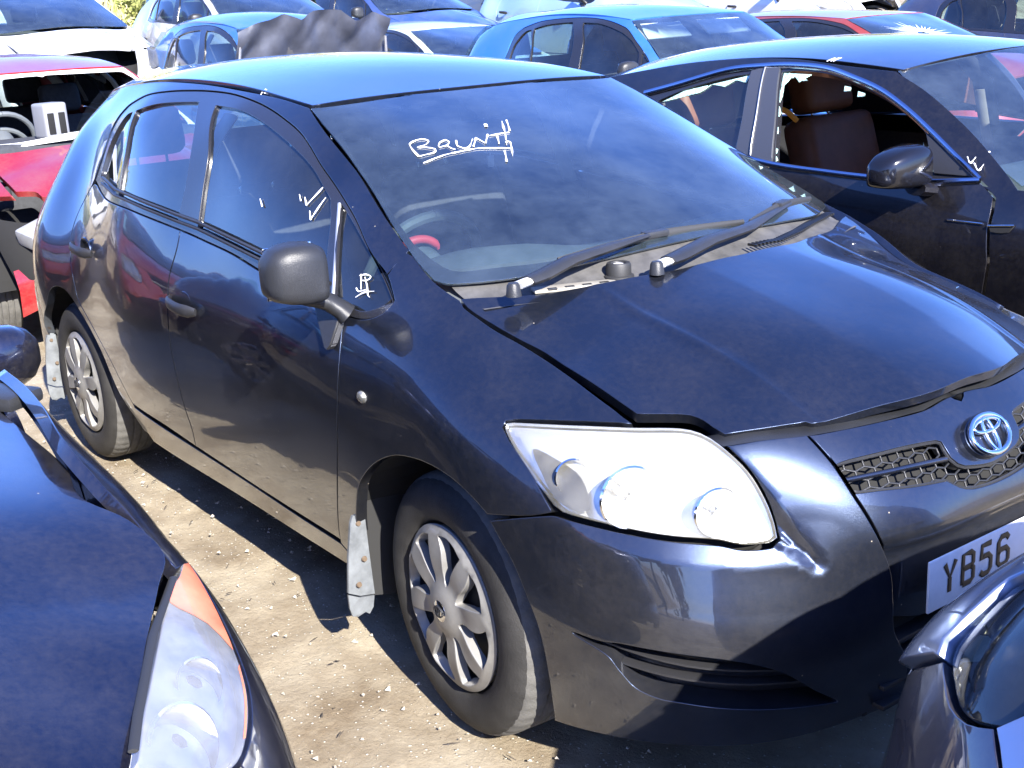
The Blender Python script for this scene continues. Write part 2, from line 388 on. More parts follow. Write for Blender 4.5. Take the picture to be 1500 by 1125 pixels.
class Bonnet(Height):
    def P(self, u, v):
        p = Height.P(self, u, v)
        a = np.abs(p[:, 1]); yc = .388-.020*np.clip((p[:, 0]-.15)/.55, 0, 1)**2
        k = np.clip((p[:, 0]-.02)/.2, 0, 1)      # raised press line, fading out towards the screen
        p[:, 2] += k*.060*(softplus(yc-a, .006)-np.maximum(yc, 0)*.55)+.0035*k*np.exp(-((a-yc)/.012)**2)
        return p
def hatch_surfaces():
    wind = Front(Field([(y, z, x) for y, z, x in WIND]+[(-y, z, x) for y, z, x in WIND if y], lam=1e-5))
    roof = Height(Field(ROOF, mirror_v=True, lam=1e-5))
    hood = Bonnet(Field(HOOD, mirror_v=True, lam=1e-4))
    extra = []
    S = [(*Side.inv(x, yy), z) for x, yy, z in HATCH_SIDE]
    pts = [(u, z, d) for u, d, z in S]
    # the nose half is mirrored about its centre line so that it meets its twin smoothly
    uc = RR*math.pi/2
    pts += [(2*uc-u, z, d) for u, z, d in pts if 0.25 < u < uc-1e-3]
    # windscreen edge
    pts += [(x, z, yy-.6) for x, yy, z in APIL]
    body = Side(Field(pts, su=.75, lam=3e-4))
    return body, hood, wind, roof
APIL = [(-.945,.545,1.402),(-.62,.605,1.255),(-.40,.645,1.153)]
OUT = {
 'fender': [(-0.3066,1.0413,1),(-0.3004,1.0918,1),(-0.2718,1.0856),(-0.2274,1.0651),(-0.1706,1.0416),(-0.1334,1.0294),(-0.0663,1.0102,1),(-0.0431,0.9975),(0.0027,0.9808),(0.0579,0.9576),(0.0944,0.9428),(0.1728,0.9107),(0.2710,0.8792),(0.3426,0.8508),(0.3772,0.8314,1),(0.2750,0.8278),(0.1908,0.8223),(0.1743,0.8184),(0.1742,0.8095),(0.1944,0.7896),(0.2401,0.7451),(0.2794,0.6846,1),(0.2822,0.6750,1),(0.2494,0.6601),(0.1706,0.6361,1),(0.1623,0.6439),(0.1345,0.6642),(0.0894,0.6850),(0.0379,0.6917),(-0.0226,0.6859),(-0.1095,0.6698),(-0.1922,0.6340),(-0.2637,0.5815),(-0.3168,0.5224),(-0.4000,0.3300),(-0.4050,0.2500,1),(-0.4600,0.2500,1),(-0.5275,0.3028,1),(-0.4212,0.5286),(-0.3630,0.7249),(-0.3575,0.8432),(-0.3832,0.9300,1),(-0.3786,0.9444,1),(-0.3037,0.9485),(-0.2530,0.9665),(-0.2384,0.9865),(-0.2398,0.9948,1)],
 'window_frame': [(-0.2427,0.9931,1),(-0.3843,1.0781),(-0.4883,1.1403),(-0.6209,1.2035),(-0.7252,1.2556),(-0.8151,1.3021),(-0.8964,1.3365),(-0.9937,1.3648),(-1.1268,1.3953),(-1.2556,1.4155),(-1.4030,1.4284),(-1.5623,1.4333),(-1.7004,1.4332),(-1.8695,1.4287),(-2.0549,1.4146),(-2.1786,1.3891),(-2.2579,1.3639),(-2.3287,1.3084),(-2.3469,1.2007),(-2.3714,1.1143,1),(-2.1937,1.0894),(-2.0807,1.0782),(-1.8089,1.0739),(-1.6367,1.0638),(-1.3920,1.0444),(-1.2208,1.0300),(-1.0312,1.0151),(-0.8437,0.9901),(-0.6533,0.9750),(-0.5065,0.9601),(-0.3796,0.9458),(-0.3037,0.9485),(-0.2530,0.9665),(-0.2371,0.9853)],
 'frame_h0': [(-1.4525,1.3979,1),(-1.2698,1.3895),(-1.1095,1.3607),(-0.9443,1.3185),(-0.8387,1.2849),(-0.7641,1.2544),(-0.6884,1.2116),(-0.6450,1.1881,1),(-0.5942,1.1296),(-0.5088,0.9885,1),(-0.6709,1.0010),(-0.8516,1.0190),(-1.0735,1.0400),(-1.2926,1.0613,1),(-1.3108,1.1621),(-1.3400,1.2854)],
 'frame_h1': [(-0.5938,1.1798,1),(-0.4879,1.1313),(-0.3799,1.0725),(-0.2943,1.0250),(-0.2550,1.0017,1),(-0.2693,0.9832),(-0.3185,0.9658),(-0.3585,0.9637),(-0.4632,0.9829,1),(-0.5189,1.0811)],
 'frame_h2': [(-2.0625,1.3659,1),(-1.9142,1.3895),(-1.7923,1.3981),(-1.5952,1.4041,1),(-1.4707,1.3085),(-1.4279,1.1975),(-1.4292,1.0689,1),(-1.6464,1.0879),(-1.9172,1.1051,1),(-1.9635,1.2335)],
 'frame_h3': [(-2.1038,1.3599,1),(-1.9804,1.2388),(-1.9549,1.1083,1),(-2.1192,1.1217),(-2.2856,1.1360,1),(-2.2769,1.2337),(-2.2296,1.3050),(-2.1799,1.3454)],
 'front_door': [(-1.3920,1.0444,1),(-1.2208,1.0300),(-1.0312,1.0151),(-0.8437,0.9901),(-0.6533,0.9750),(-0.5065,0.9601),(-0.3953,0.9467,1),(-0.3832,0.9300),(-0.3575,0.8432),(-0.3630,0.7249),(-0.4212,0.5286),(-0.5187,0.3146,1),(-0.7548,0.3192),(-1.0596,0.3250),(-1.4394,0.3445,1),(-1.4122,0.4151),(-1.4185,0.4914),(-1.4241,0.5976),(-1.4275,0.6860),(-1.4233,0.7734),(-1.4177,0.8438),(-1.4156,0.9059),(-1.3941,0.9748),(-1.3899,1.0090)],
 'rear_door': [(-2.1937,1.0894,1),(-2.0807,1.0782),(-1.8089,1.0739),(-1.6367,1.0638),(-1.3920,1.0444,1),(-1.3899,1.0090),(-1.3941,0.9748),(-1.4156,0.9059),(-1.4177,0.8438),(-1.4233,0.7734),(-1.4275,0.6860),(-1.4241,0.5976),(-1.4185,0.4914),(-1.4122,0.4151),(-1.4394,0.3445,1),(-1.6839,0.3617),(-1.9820,0.3654,1),(-2.0493,0.4338),(-2.1241,0.4952),(-2.2220,0.5530),(-2.3177,0.6135),(-2.4056,0.6777),(-2.4260,0.7475),(-2.4478,0.8387),(-2.4589,0.9405),(-2.4344,1.0214),(-2.3593,1.0989)],
 'sill': [(-1.9960,0.3539,1),(-1.4504,0.3327),(-0.7646,0.3068),(-0.5297,0.2998,1),(-0.4500,0.2500,1),(-0.4600,0.2200,1),(-1.2000,0.2200),(-1.9500,0.2200,1)],
 'side_frame': [(-0.3066,1.0413,1),(-0.3843,1.0781),(-0.4883,1.1403),(-0.6209,1.2035),(-0.7252,1.2556),(-0.8151,1.3021),(-0.8964,1.3365),(-0.9937,1.3648),(-1.1268,1.3953),(-1.2556,1.4155),(-1.4030,1.4284),(-1.5623,1.4333),(-1.7004,1.4332),(-1.8695,1.4287),(-2.0549,1.4146),(-2.1786,1.3891),(-2.2579,1.3639),(-2.3287,1.3084),(-2.3469,1.2007),(-2.3714,1.1143),(-2.4344,1.0214),(-2.4589,0.9405),(-2.4478,0.8387),(-2.4260,0.7475),(-2.4056,0.6777),(-2.3177,0.6135),(-2.2220,0.5530),(-2.1241,0.4952),(-2.0493,0.4338),(-1.9820,0.3654,1),(-1.9500,0.2500,1),(-2.0000,0.2500,1),(-2.0549,0.2973),(-2.0965,0.3168),(-2.1653,0.3680),(-2.2018,0.4326),(-2.2458,0.5032),(-2.3355,0.5787),(-2.3905,0.6142),(-2.4669,0.6687),(-2.5296,0.6999),(-2.6053,0.7039),(-2.6750,0.6764),(-2.7309,0.6197),(-2.9700,0.3800),(-3.0000,0.2500,1),(-3.2000,0.2500,1),(-3.2000,0.6000),(-3.1700,0.8000),(-3.1200,1.0000),(-3.0800,1.1500),(-3.0200,1.3000),(-2.9400,1.3850,1),(-2.6000,1.4250),(-2.1000,1.4520),(-1.7000,1.4520),(-1.3000,1.4340),(-1.1000,1.4190),(-0.9420,1.3986,1),(-0.8466,1.3597),(-0.7387,1.3137),(-0.6181,1.2577),(-0.5113,1.2060),(-0.3877,1.1452),(-0.2879,1.0945,1)],
 'headlamp': [(0.1752,0.8074),(0.1749,0.8174),(0.1872,0.8203),(0.2981,0.8255),(0.3778,0.8284),(0.4498,0.8324),(0.4794,0.8265),(0.5072,0.8080),(0.5417,0.7640),(0.5622,0.7128),(0.5724,0.6665),(0.5748,0.6386,1),(0.5649,0.6297),(0.5278,0.6294),(0.4991,0.6405),(0.4435,0.6491),(0.3860,0.6595),(0.3410,0.6684),(0.2960,0.6772),(0.2823,0.6864,1),(0.2281,0.7502)],
 'bumper': [(0.1746,0.6266,1),(0.2338,0.6546),(0.2834,0.6727),(0.2964,0.6716),(0.3413,0.6630),(0.3862,0.6543),(0.4436,0.6439),(0.4990,0.6351),(0.5276,0.6246),(0.5647,0.6247),(0.5756,0.6360,1),(0.5724,0.6665),(0.5622,0.7128),(0.5417,0.7640),(0.5118,0.8058,1),(0.5676,0.8120),(0.6301,0.8114,1),(0.6434,0.7884),(0.6589,0.7575),(0.6766,0.7056),(0.6900,0.6664),(0.7065,0.6074),(0.7192,0.5488),(0.7223,0.4867),(0.7274,0.4213),(0.7600,0.3300),(0.7700,0.2150,1),(0.6000,0.2050),(0.4300,0.2050),(0.2553,0.1756,1),(0.2579,0.2089),(0.2603,0.3016),(0.2538,0.4042),(0.2354,0.4890),(0.2162,0.5504),(0.1925,0.5950)],
 'intake': [(0.3094,0.4356,1),(0.3520,0.4322),(0.3796,0.4374),(0.4542,0.4331),(0.5146,0.4196),(0.5658,0.3896),(0.6149,0.3266,1),(0.6519,0.2817,1),(0.5929,0.2947),(0.5343,0.3075),(0.4529,0.3263),(0.4258,0.3301),(0.3972,0.3454),(0.3778,0.3763),(0.3587,0.4089)],
 'hood': [(-0.0736,-0.6669,1),(-0.0645,-0.6459),(-0.0406,-0.6023),(0.0281,-0.4827),(0.0964,-0.3145),(0.1455,-0.1877),(0.1550,-0.0500),(0.1580,0.0000,1),(0.7830,0.0000,1),(0.7786,-0.1217),(0.7407,-0.2424),(0.6921,-0.3740),(0.6811,-0.3792),(0.6428,-0.4540),(0.6049,-0.5245,1),(0.5768,-0.5295),(0.5519,-0.5306),(0.5236,-0.5401),(0.4978,-0.5618),(0.4480,-0.6116,1),(0.3124,-0.6129),(0.1631,-0.6141),(0.0919,-0.6328),(0.0102,-0.6584),(-0.0451,-0.6700)],
 'windscreen': [(-0.5483,1.3956,1),(-0.5645,1.3581),(-0.5781,1.3130),(-0.5982,1.2570),(-0.6166,1.2073),(-0.6458,1.1465),(-0.6698,1.0864),(-0.6758,1.0617),(-0.6777,1.0409),(-0.6604,1.0337),(-0.5235,1.0356),(-0.3648,1.0471),(0.0000,1.0630),(0.0000,1.4050),(0.2767,1.4050),(0.0089,1.4060),(-0.2289,1.4048)],
 'front_panel': [(0.9425,0.7950,1),(0.9636,0.8109),(0.9133,0.8126),(0.8542,0.8069),(0.7608,0.8102),(0.6942,0.8111),(0.6319,0.8101,1),(0.6451,0.7871),(0.6606,0.7561),(0.6783,0.7042),(0.6917,0.6649),(0.7074,0.6071),(0.7202,0.5485),(0.7234,0.4864),(0.7276,0.4337,1),(0.8000,0.4050),(0.9425,0.4000,1)],
 'grille_hole': [(0.9425,0.6843),(0.8795,0.6973),(0.8660,0.7062),(0.8562,0.7210),(0.8531,0.7376),(0.8513,0.7500,1),(0.8429,0.7544),(0.7835,0.7618),(0.7303,0.7630),(0.6823,0.7612),(0.6613,0.7571,1),(0.6781,0.7089,1),(0.7168,0.7069),(0.7639,0.7000),(0.8318,0.6900,1),(0.8384,0.6840),(0.8531,0.6707),(0.8789,0.6580),(0.9425,0.6509)],
 'frit_hole': [(0.0000,1.3850,1),(-0.0265,1.3919),(-0.1922,1.3885),(-0.4894,1.3811),(-0.5124,1.3761,1),(-0.5387,1.3457),(-0.5649,1.3074),(-0.5825,1.2675),(-0.5982,1.2251),(-0.6147,1.1831),(-0.6293,1.1441),(-0.6407,1.1091),(-0.6385,1.0833),(-0.6313,1.0657),(-0.6209,1.0583),(-0.6060,1.0561),(-0.5327,1.0589),(-0.4106,1.0620),(0.0000,1.0950,1)],
}
SEAL = [(-2.1988, 1.1141), (-1.9467, 1.0981), (-1.6439, 1.0819), (-1.4267, 1.0632), (-1.2792, 1.0529), (-1.071, 1.0347), (-0.8481, 1.0124), (-0.6678, 0.9964), (-0.5051, 0.9826)]
POST = [(-0.5975, 1.1796), (-0.4659, 0.9826)]
GBAR = [(0.6677, 0.7324), (0.7445, 0.7333), (0.8115, 0.7287), (0.8615, 0.7217)]
TOPE = [(0.5118, 0.8058), (0.5676, 0.812), (0.632, 0.8106), (0.6942, 0.8111), (0.7608, 0.8102), (0.8542, 0.8069), (0.9133, 0.8126), (0.9636, 0.8109), (0.9425, 0.797)]
WIP = {'r1': (0.0364, -0.5995, 1.04), 'e1': (0.0093, -0.2819, 1.0792), 't1': (-0.0023, -0.1597, 1.0856), 'a1': (-0.0341, -0.4157, 1.0627), 'b1': (0.0033, 0.167, 1.0725), 'r2': (0.1321, -0.2571, 1.045), 'e2': (0.0489, 0.1334, 1.0662), 't2': (-0.078, 0.4306, 1.0772), 'a2': (0.0057, 0.1872, 1.0698), 'b2': (-0.1537, 0.6096, 1.06)}
WRITE = [('marker_word', 'wind', [[(-0.4363, 1.2978), (-0.4427, 1.2875), (-0.4476, 1.2733)], [(-0.4358, 1.2993), (-0.4176, 1.305), (-0.3899, 1.3082), (-0.3782, 1.3042), (-0.3962, 1.2967), (-0.4242, 1.2922), (-0.4057, 1.2908), (-0.3905, 1.2859), (-0.4035, 1.2793), (-0.4276, 1.2761), (-0.4467, 1.274)], [(-0.3749, 1.2899), (-0.3573, 1.2977), (-0.3317, 1.3018), (-0.3309, 1.297), (-0.3503, 1.2909), (-0.3756, 1.2884)], [(-0.3503, 1.2909), (-0.3496, 1.2839), (-0.3432, 1.2811)], [(-0.3081, 1.2982), (-0.3256, 1.2872), (-0.3195, 1.2821), (-0.2986, 1.2833), (-0.2596, 1.297)], [(-0.288, 1.2823), (-0.2449, 1.2989)], [(-0.2449, 1.2989), (-0.2422, 1.286)], [(-0.2422, 1.286), (-0.1996, 1.3029)], [(-0.2, 1.2998), (-0.1659, 1.3016), (-0.1327, 1.3021)], [(-0.1772, 1.2994), (-0.2091, 1.2815)], [(-0.103, 1.326), (-0.1525, 1.2989), (-0.195, 1.2771)], [(-0.0839, 1.3278), (-0.1253, 1.3047)], [(-0.1873, 1.2827), (-0.1719, 1.283), (-0.2249, 1.2535)], [(-0.2222, 1.2671), (-0.2586, 1.246)], [(-0.4562, 1.2595), (-0.4122, 1.2684), (-0.3686, 1.274), (-0.2822, 1.278), (-0.1953, 1.2709)]], 0.0062), ('marker_dot', 'wind', [[(-0.16, 1.3241), (-0.1695, 1.3183)]], 0.012), ('marker_ticks', 'body', [[(-0.7517, 1.1889), (-0.7329, 1.17)], [(-0.7329, 1.17), (-0.7153, 1.1925), (-0.6996, 1.216)], [(-0.71, 1.1583), (-0.6918, 1.1373)], [(-0.6918, 1.1373), (-0.6815, 1.1667), (-0.6704, 1.1932)], [(-0.7783, 1.1941), (-0.7619, 1.1782)], [(-0.9566, 1.1704), (-0.9345, 1.1508)]], 0.0055), ('marker_scribble', 'body', [[(-0.4035, 1.0344), (-0.3847, 1.0391), (-0.3631, 1.0357), (-0.3731, 1.0267), (-0.3921, 1.0254)], [(-0.4008, 1.0377), (-0.3783, 1.0066)], [(-0.3976, 1.0075), (-0.385, 1.0013), (-0.3592, 1.0086)], [(-0.3829, 1.0333), (-0.3656, 1.0184), (-0.3457, 0.9981), (-0.3333, 0.994)], [(-0.3288, 1.008), (-0.362, 1.0023), (-0.3859, 0.988)]], 0.0045), ('paint_scuff', 'body', [[(-1.2425, 1.4306), (-1.2548, 1.441), (-1.2519, 1.4481)], [(-1.2316, 1.436), (-1.2439, 1.4464)]], 0.006)]
CREASE = [(0.3138, 0.656), (0.34, 0.637), (0.3726, 0.6259), (0.4157, 0.6131), (0.471, 0.6016), (0.54, 0.5902), (0.6211, 0.5851)]
WEDGE = [(0.5118, 0.8058), (0.5417, 0.764), (0.5622, 0.7128), (0.5724, 0.6665), (0.582, 0.624), (0.6211, 0.5851)]
LAMPTRI = [(0.2299, 0.7855), (0.2707, 0.7737), (0.3142, 0.7456), (0.3329, 0.6895), (0.307, 0.6847), (0.2788, 0.7019), (0.2549, 0.7404)]
WEDGE_B = [(0.5118, 0.8058), (0.5445, 0.7662), (0.5689, 0.7219), (0.5862, 0.6828), (0.6018, 0.6424), (0.6211, 0.5851)]
WEDGE_L = [(0.5748, 0.6386), (0.5989, 0.612), (0.6211, 0.5851)]

NL = {
 'lamp': [(0.0724,0.8457,1),(0.0417,0.8195),(0.0925,0.8183),(0.1343,0.8035),(0.1820,0.7877),(0.2255,0.7730),(0.2643,0.7585),(0.3027,0.7479),(0.3413,0.7412),(0.3803,0.7412),(0.4327,0.7640,1),(0.4824,0.7985),(0.4874,0.8369,1),(0.4205,0.8476),(0.3614,0.8500),(0.2670,0.8517),(0.1591,0.8518)],
 'shut': [(-0.1762,1.0206),(-0.0538,0.9779),(-0.0083,0.9361),(0.0024,0.9006),(0.0241,0.8841),(0.0940,0.8510)],
 'seal': [(0.1321,0.8535),(0.1819,0.8530),(0.2652,0.8543),(0.3537,0.8547),(0.4246,0.8510),(0.4796,0.8429)],
}
BR = {
 'lamp': [(0.5739,0.7772,1),(0.6022,0.7841),(0.6146,0.8056),(0.6340,0.8268),(0.6601,0.8454),(0.6875,0.8592),(0.6981,0.8894,1),(0.5406,0.9186),(0.4455,0.8858),(0.4184,0.8315),(0.4275,0.8064,1),(0.4567,0.7880),(0.4922,0.7793),(0.5255,0.7802)],
 'lip': [(0.6957,0.6490),(0.6449,0.7044),(0.5739,0.7772)],
 'gap': [(0.4275,0.8064),(0.3895,0.7873)],
}
BM = {
 'chrome': [(-2.4517,1.2463),(-2.2516,1.2894),(-2.0350,1.3396),(-1.8473,1.3553),(-1.6910,1.3585),(-1.5281,1.3480),(-1.3907,1.3197),(-1.2521,1.2811),(-1.1294,1.2234),(-0.9946,1.1473),(-0.8825,1.0828),(-0.7648,1.0178)],
 'belt': [(-1.9171,1.0532),(-1.6072,1.0173),(-1.3916,1.0069),(-1.1772,1.0000),(-0.9447,1.0000),(-0.7639,1.0159)],
 'frame': [(-2.4477,1.2410,1),(-2.2516,1.2894),(-2.0350,1.3396),(-1.8473,1.3553),(-1.6910,1.3585),(-1.5281,1.3480),(-1.3907,1.3197),(-1.2521,1.2811),(-1.1294,1.2234),(-0.9946,1.1473),(-0.8825,1.0828),(-0.7745,1.0233,1),(-0.9480,1.0082),(-1.1808,1.0086),(-1.3948,1.0160),(-1.6104,1.0268),(-1.9204,1.0606),(-2.6000,1.0200),(-3.0000,1.0600,1)],
 'win_f': [(-1.7524,1.3416,1),(-1.6804,1.3469),(-1.5186,1.3366),(-1.3828,1.3086),(-1.2441,1.2658),(-1.1226,1.2083),(-1.0268,1.1526,1),(-0.9454,1.0379,1),(-1.1826,1.0129),(-1.3964,1.0205),(-1.6087,1.0317,1),(-1.6646,1.1871)],
 'sail': [(-1.0189,1.1465,1),(-0.8775,1.0727),(-0.7936,1.0282,1),(-0.9368,1.0300,1)],
 'win_r': [(-1.9142,1.3331,1),(-2.0171,1.3199),(-2.2362,1.2689),(-2.3707,1.2214,1),(-2.1575,1.1305),(-1.9724,1.0881),(-1.8274,1.0632,1),(-1.8397,1.1565)],
 'pil': [(-1.9099,1.3404,1),(-1.8451,1.3529),(-1.7680,1.3510,1),(-1.6713,1.1868),(-1.6169,1.0264,1),(-1.7287,1.0417),(-1.8126,1.0541,1),(-1.8389,1.1810)],
 'pilline': [(-1.8428,1.3505),(-1.7676,1.1956),(-1.7296,1.0441)],
 'apil_in': [(-1.2316,1.3445),(-1.0988,1.2882),(-0.9461,1.2048),(-0.8356,1.1395),(-0.6707,1.0334)],
 'wind_e': [(-0.6217,1.3412),(-0.6207,1.2818),(-0.6517,1.1966),(-0.6916,1.1310),(-0.7835,1.0270)],
 'door': [(-0.7629,1.0139,1),(-0.6989,0.9721),(-0.6906,0.9323),(-0.6890,0.8871),(-0.6725,0.7761,1),(-0.7200,0.3000,1),(-1.9500,0.3000,1),(-1.9300,0.7000),(-1.6228,1.0139,1),(-1.3912,1.0058),(-1.1768,0.9989),(-0.9438,0.9979)],
 'vent': [(-0.6848,0.8896),(-0.5961,0.8987),(-0.6118,0.8765),(-0.6755,0.8718)],
 'dline': [(-0.8377,0.8936),(-0.7078,0.8936)],
 'shard1': [(-1.7489,1.3417),(-1.6083,1.3382),(-1.6272,1.3287),(-1.6474,1.3122),(-1.6778,1.3282),(-1.6989,1.3327),(-1.7057,1.3161),(-1.7149,1.3019),(-1.7231,1.2946)],
 'shard2': [(-1.7213,1.2923),(-1.7149,1.3019),(-1.6951,1.2621),(-1.6930,1.2337),(-1.6640,1.2037),(-1.6700,1.1845),(-1.6435,1.1402),(-1.6425,1.1164)],
 'shard3': [(-1.6392,1.0854),(-1.6189,1.0768),(-1.6205,1.0551),(-1.6047,1.0391),(-1.6177,1.0287)],
 'shard4': [(-2.2362,1.2689),(-1.9142,1.3331),(-1.9201,1.3062),(-1.9833,1.3153),(-2.0259,1.2900),(-2.0990,1.2966),(-2.1455,1.2654),(-2.2768,1.2367),(-2.3395,1.2247)],
 'tick1': [(-0.8050,1.0839),(-0.8182,1.0733),(-0.7771,1.0857),(-0.7460,1.0892)],
 'tick2': [(-0.8173,1.0656),(-0.8317,1.0533),(-0.7929,1.0656),(-0.7678,1.0695)],
 'mirror': [(-1.2057,1.0670),(-1.1025,1.1220),(-0.9457,1.0442),(-1.1574,0.9990),(-0.9422,1.0128)],
 'scuff': [(-1.5555,1.3752),(-1.5084,1.3866)],
}
BM_SIDE = [(-4.2, 0.2, 0.22), (-4.2, 0.35, 0.27), (-4.2, 0.55, 0.295), (-4.2, 0.75, 0.3), (-4.2, 0.9, 0.28), (-4.2, 0.97, 0.24), (-4.2, 1.0, 0.19), (-3.2, 0.2, 0.24), (-3.2, 0.35, 0.295), (-3.2, 0.55, 0.315), (-3.2, 0.75, 0.32), (-3.2, 0.85, 0.313), (-3.2, 0.92, 0.3), (-3.2, 0.965, 0.285), (-3.2, 1.01, 0.262), (-3.2, 1.1, 0.215), (-3.2, 1.2, 0.162), (-3.2, 1.3, 0.1), (-3.2, 1.36, 0.045), (-3.2, 1.4, -0.01), (-2.2, 0.2, 0.24), (-2.2, 0.35, 0.295), (-2.2, 0.55, 0.315), (-2.2, 0.75, 0.32), (-2.2, 0.85, 0.313), (-2.2, 0.92, 0.3), (-2.2, 0.965, 0.285), (-2.2, 1.01, 0.262), (-2.2, 1.1, 0.215), (-2.2, 1.2, 0.162), (-2.2, 1.3, 0.1), (-2.2, 1.36, 0.045), (-2.2, 1.4, -0.01), (-1.2, 0.2, 0.24), (-1.2, 0.35, 0.295), (-1.2, 0.55, 0.315), (-1.2, 0.75, 0.32), (-1.2, 0.85, 0.313), (-1.2, 0.92, 0.3), (-1.2, 0.965, 0.285), (-1.2, 1.01, 0.262), (-1.2, 1.1, 0.215), (-1.2, 1.2, 0.162), (-1.2, 1.3, 0.1), (-1.2, 1.36, 0.045), (-1.2, 1.4, -0.01), (-0.4, 0.2, 0.24), (-0.4, 0.35, 0.295), (-0.4, 0.55, 0.315), (-0.4, 0.75, 0.32), (-0.4, 0.85, 0.313), (-0.4, 0.92, 0.295), (-0.4, 0.97, 0.265), (-0.4, 1.03, 0.2), (-0.4, 1.06, 0.16), (0.05, 0.2, 0.23), (0.05, 0.4, 0.29), (0.05, 0.6, 0.31), (0.05, 0.75, 0.31), (0.05, 0.88, 0.285), (0.05, 0.95, 0.22), (0.05, 1.0, 0.13)]
# ------------------------------------------------------------------ shared materials
M_NAVY = paint('navy_lacquer', (.016, .024, .046), metal=.82, rough=.29, dust=.022, low=.05)
M_BLACKP = principled('black_plastic', (.018, .018, .02), rough=.45, bump=.15, bump_scale=400)
M_GREYP = principled('weathered_black_plastic', (.022, .023, .026), rough=.38, spec=.35, var=.25, bump=.2, bump_scale=500)
M_FRAME = principled('satin_black_frame', (.015, .015, .018), rough=.25, coat=.4)
M_RUBBER = principled('rubber', (.02, .02, .02), rough=.6)
M_DARK = principled('underbody_black', (.006, .006, .006), rough=.9)
M_TREAD = principled('dusty_tread', (.085, .082, .076), rough=.9, var=.3, var_scale=20, bump=.3, bump_scale=200)
M_TYRE = principled('tyre_rubber', (.028, .027, .026), spec=.25, rough=.7, var=.3, var_scale=14, bump=.3, bump_scale=260)
M_COVER = principled('silver_wheel_cover', (.21, .205, .195), rough=.42, metal=.35, var=.18, var_scale=9)
M_STEEL = principled('dark_steel', (.03, .03, .032), rough=.6, metal=.4)
M_CHROME = principled('chrome', (.82, .83, .85), rough=.07, metal=1)
M_ALU = principled('dull_aluminium', (.5, .5, .5), rough=.4, metal=.8, var=.2)
M_GLASS = glass('side_glass', tint=(.62, .74, .70), dust=.02, ior=1.6, boost=1.7)
M_SCREEN = glass('windscreen_glass', tint=(.66, .80, .82), dust=.055, dust_col=(.34, .46, .60), ior=1.75, boost=1.9)  # blue film: dust plus sky reflection painted into its colour
M_FRIT = principled('glass_frit', (.012, .013, .016), rough=.25)
M_LENS = glass('headlamp_lens', tint=(.96, .96, .92), dust=.11, dust_col=(.85, .82, .70))
M_LAMPIN = principled('lamp_reflector', (.85, .86, .88), rough=.12, metal=1)
M_LAMPBODY = principled('lamp_housing', (.66, .67, .69), rough=.25, metal=.75)
M_AMBER = principled('amber_lens', (.75, .22, .02), rough=.15, coat=1)
M_REDLENS = principled('red_lens', (.32, .008, .012), rough=.12, coat=1)
M_WHITE = principled('white_marker', (.66, .66, .68), rough=.6)
M_PLATE = principled('plate_white', (.78, .78, .78), rough=.3, coat=.5, var=.06, var_scale=30)
M_INK = principled('plate_black', (.01, .01, .01), rough=.4)
M_SEAT = principled('dark_seat_cloth', (.03, .032, .038), rough=.9, var=.25, var_scale=40)
M_DASH = principled('dash_plastic', (.09, .10, .105), rough=.65, var=.15)
M_TRIM = principled('pale_interior_trim', (.42, .44, .42), rough=.8)
M_FLAP = principled('mud_flap', (.125, .135, .145), rough=.5, var=.35, var_scale=16)
M_RUST = principled('rusty_screw', (.10, .07, .045), rough=.7)
BODY, HOODS, WINDS, ROOFS = hatch_surfaces()
UC = RR*math.pi/2
def mirror_half(H, ax, val):
    """half outline whose two axis points are neighbours -> whole outline"""
    n = len(H); k = [i for i in range(n) if abs(H[i][ax]-val) < 1e-6 and abs(H[(i+1) % n][ax]-val) < 1e-6][0]
    H = [H[(k+1+i) % n] for i in range(n)]
    M = []
    for p in H[1:-1][::-1]:
        q = list(p); q[ax] = 2*val-q[ax]; M.append(tuple(q))
    H = [tuple(p[:2]) if i in (0, n-1) else p for i, p in enumerate(H)]
    return H+M
def shift_u(p): return p
def char_strokes(ch):
    S = {'Y': [[(0, 1), (.5, .48), (1, 1)], [(.5, .48), (.5, 0)]],
         'B': [[(0, 0), (0, 1), (.72, 1), (.96, .9), (.96, .62), (.75, .53), (0, .53)], [(.75, .53), (1, .42), (1, .1), (.75, 0), (0, 0)]],
         '5': [[(.95, 1), (.08, 1), (.04, .55), (.3, .62), (.7, .62), (.98, .48), (.98, .14), (.75, 0), (.25, 0), (.0, .12)]],
         '6': [[(.98, .86), (.75, 1), (.25, 1), (0, .84), (0, .14), (.25, 0), (.75, 0), (1, .14), (1, .42), (.75, .56), (.25, .56), (0, .44)]]}
    return S[ch]
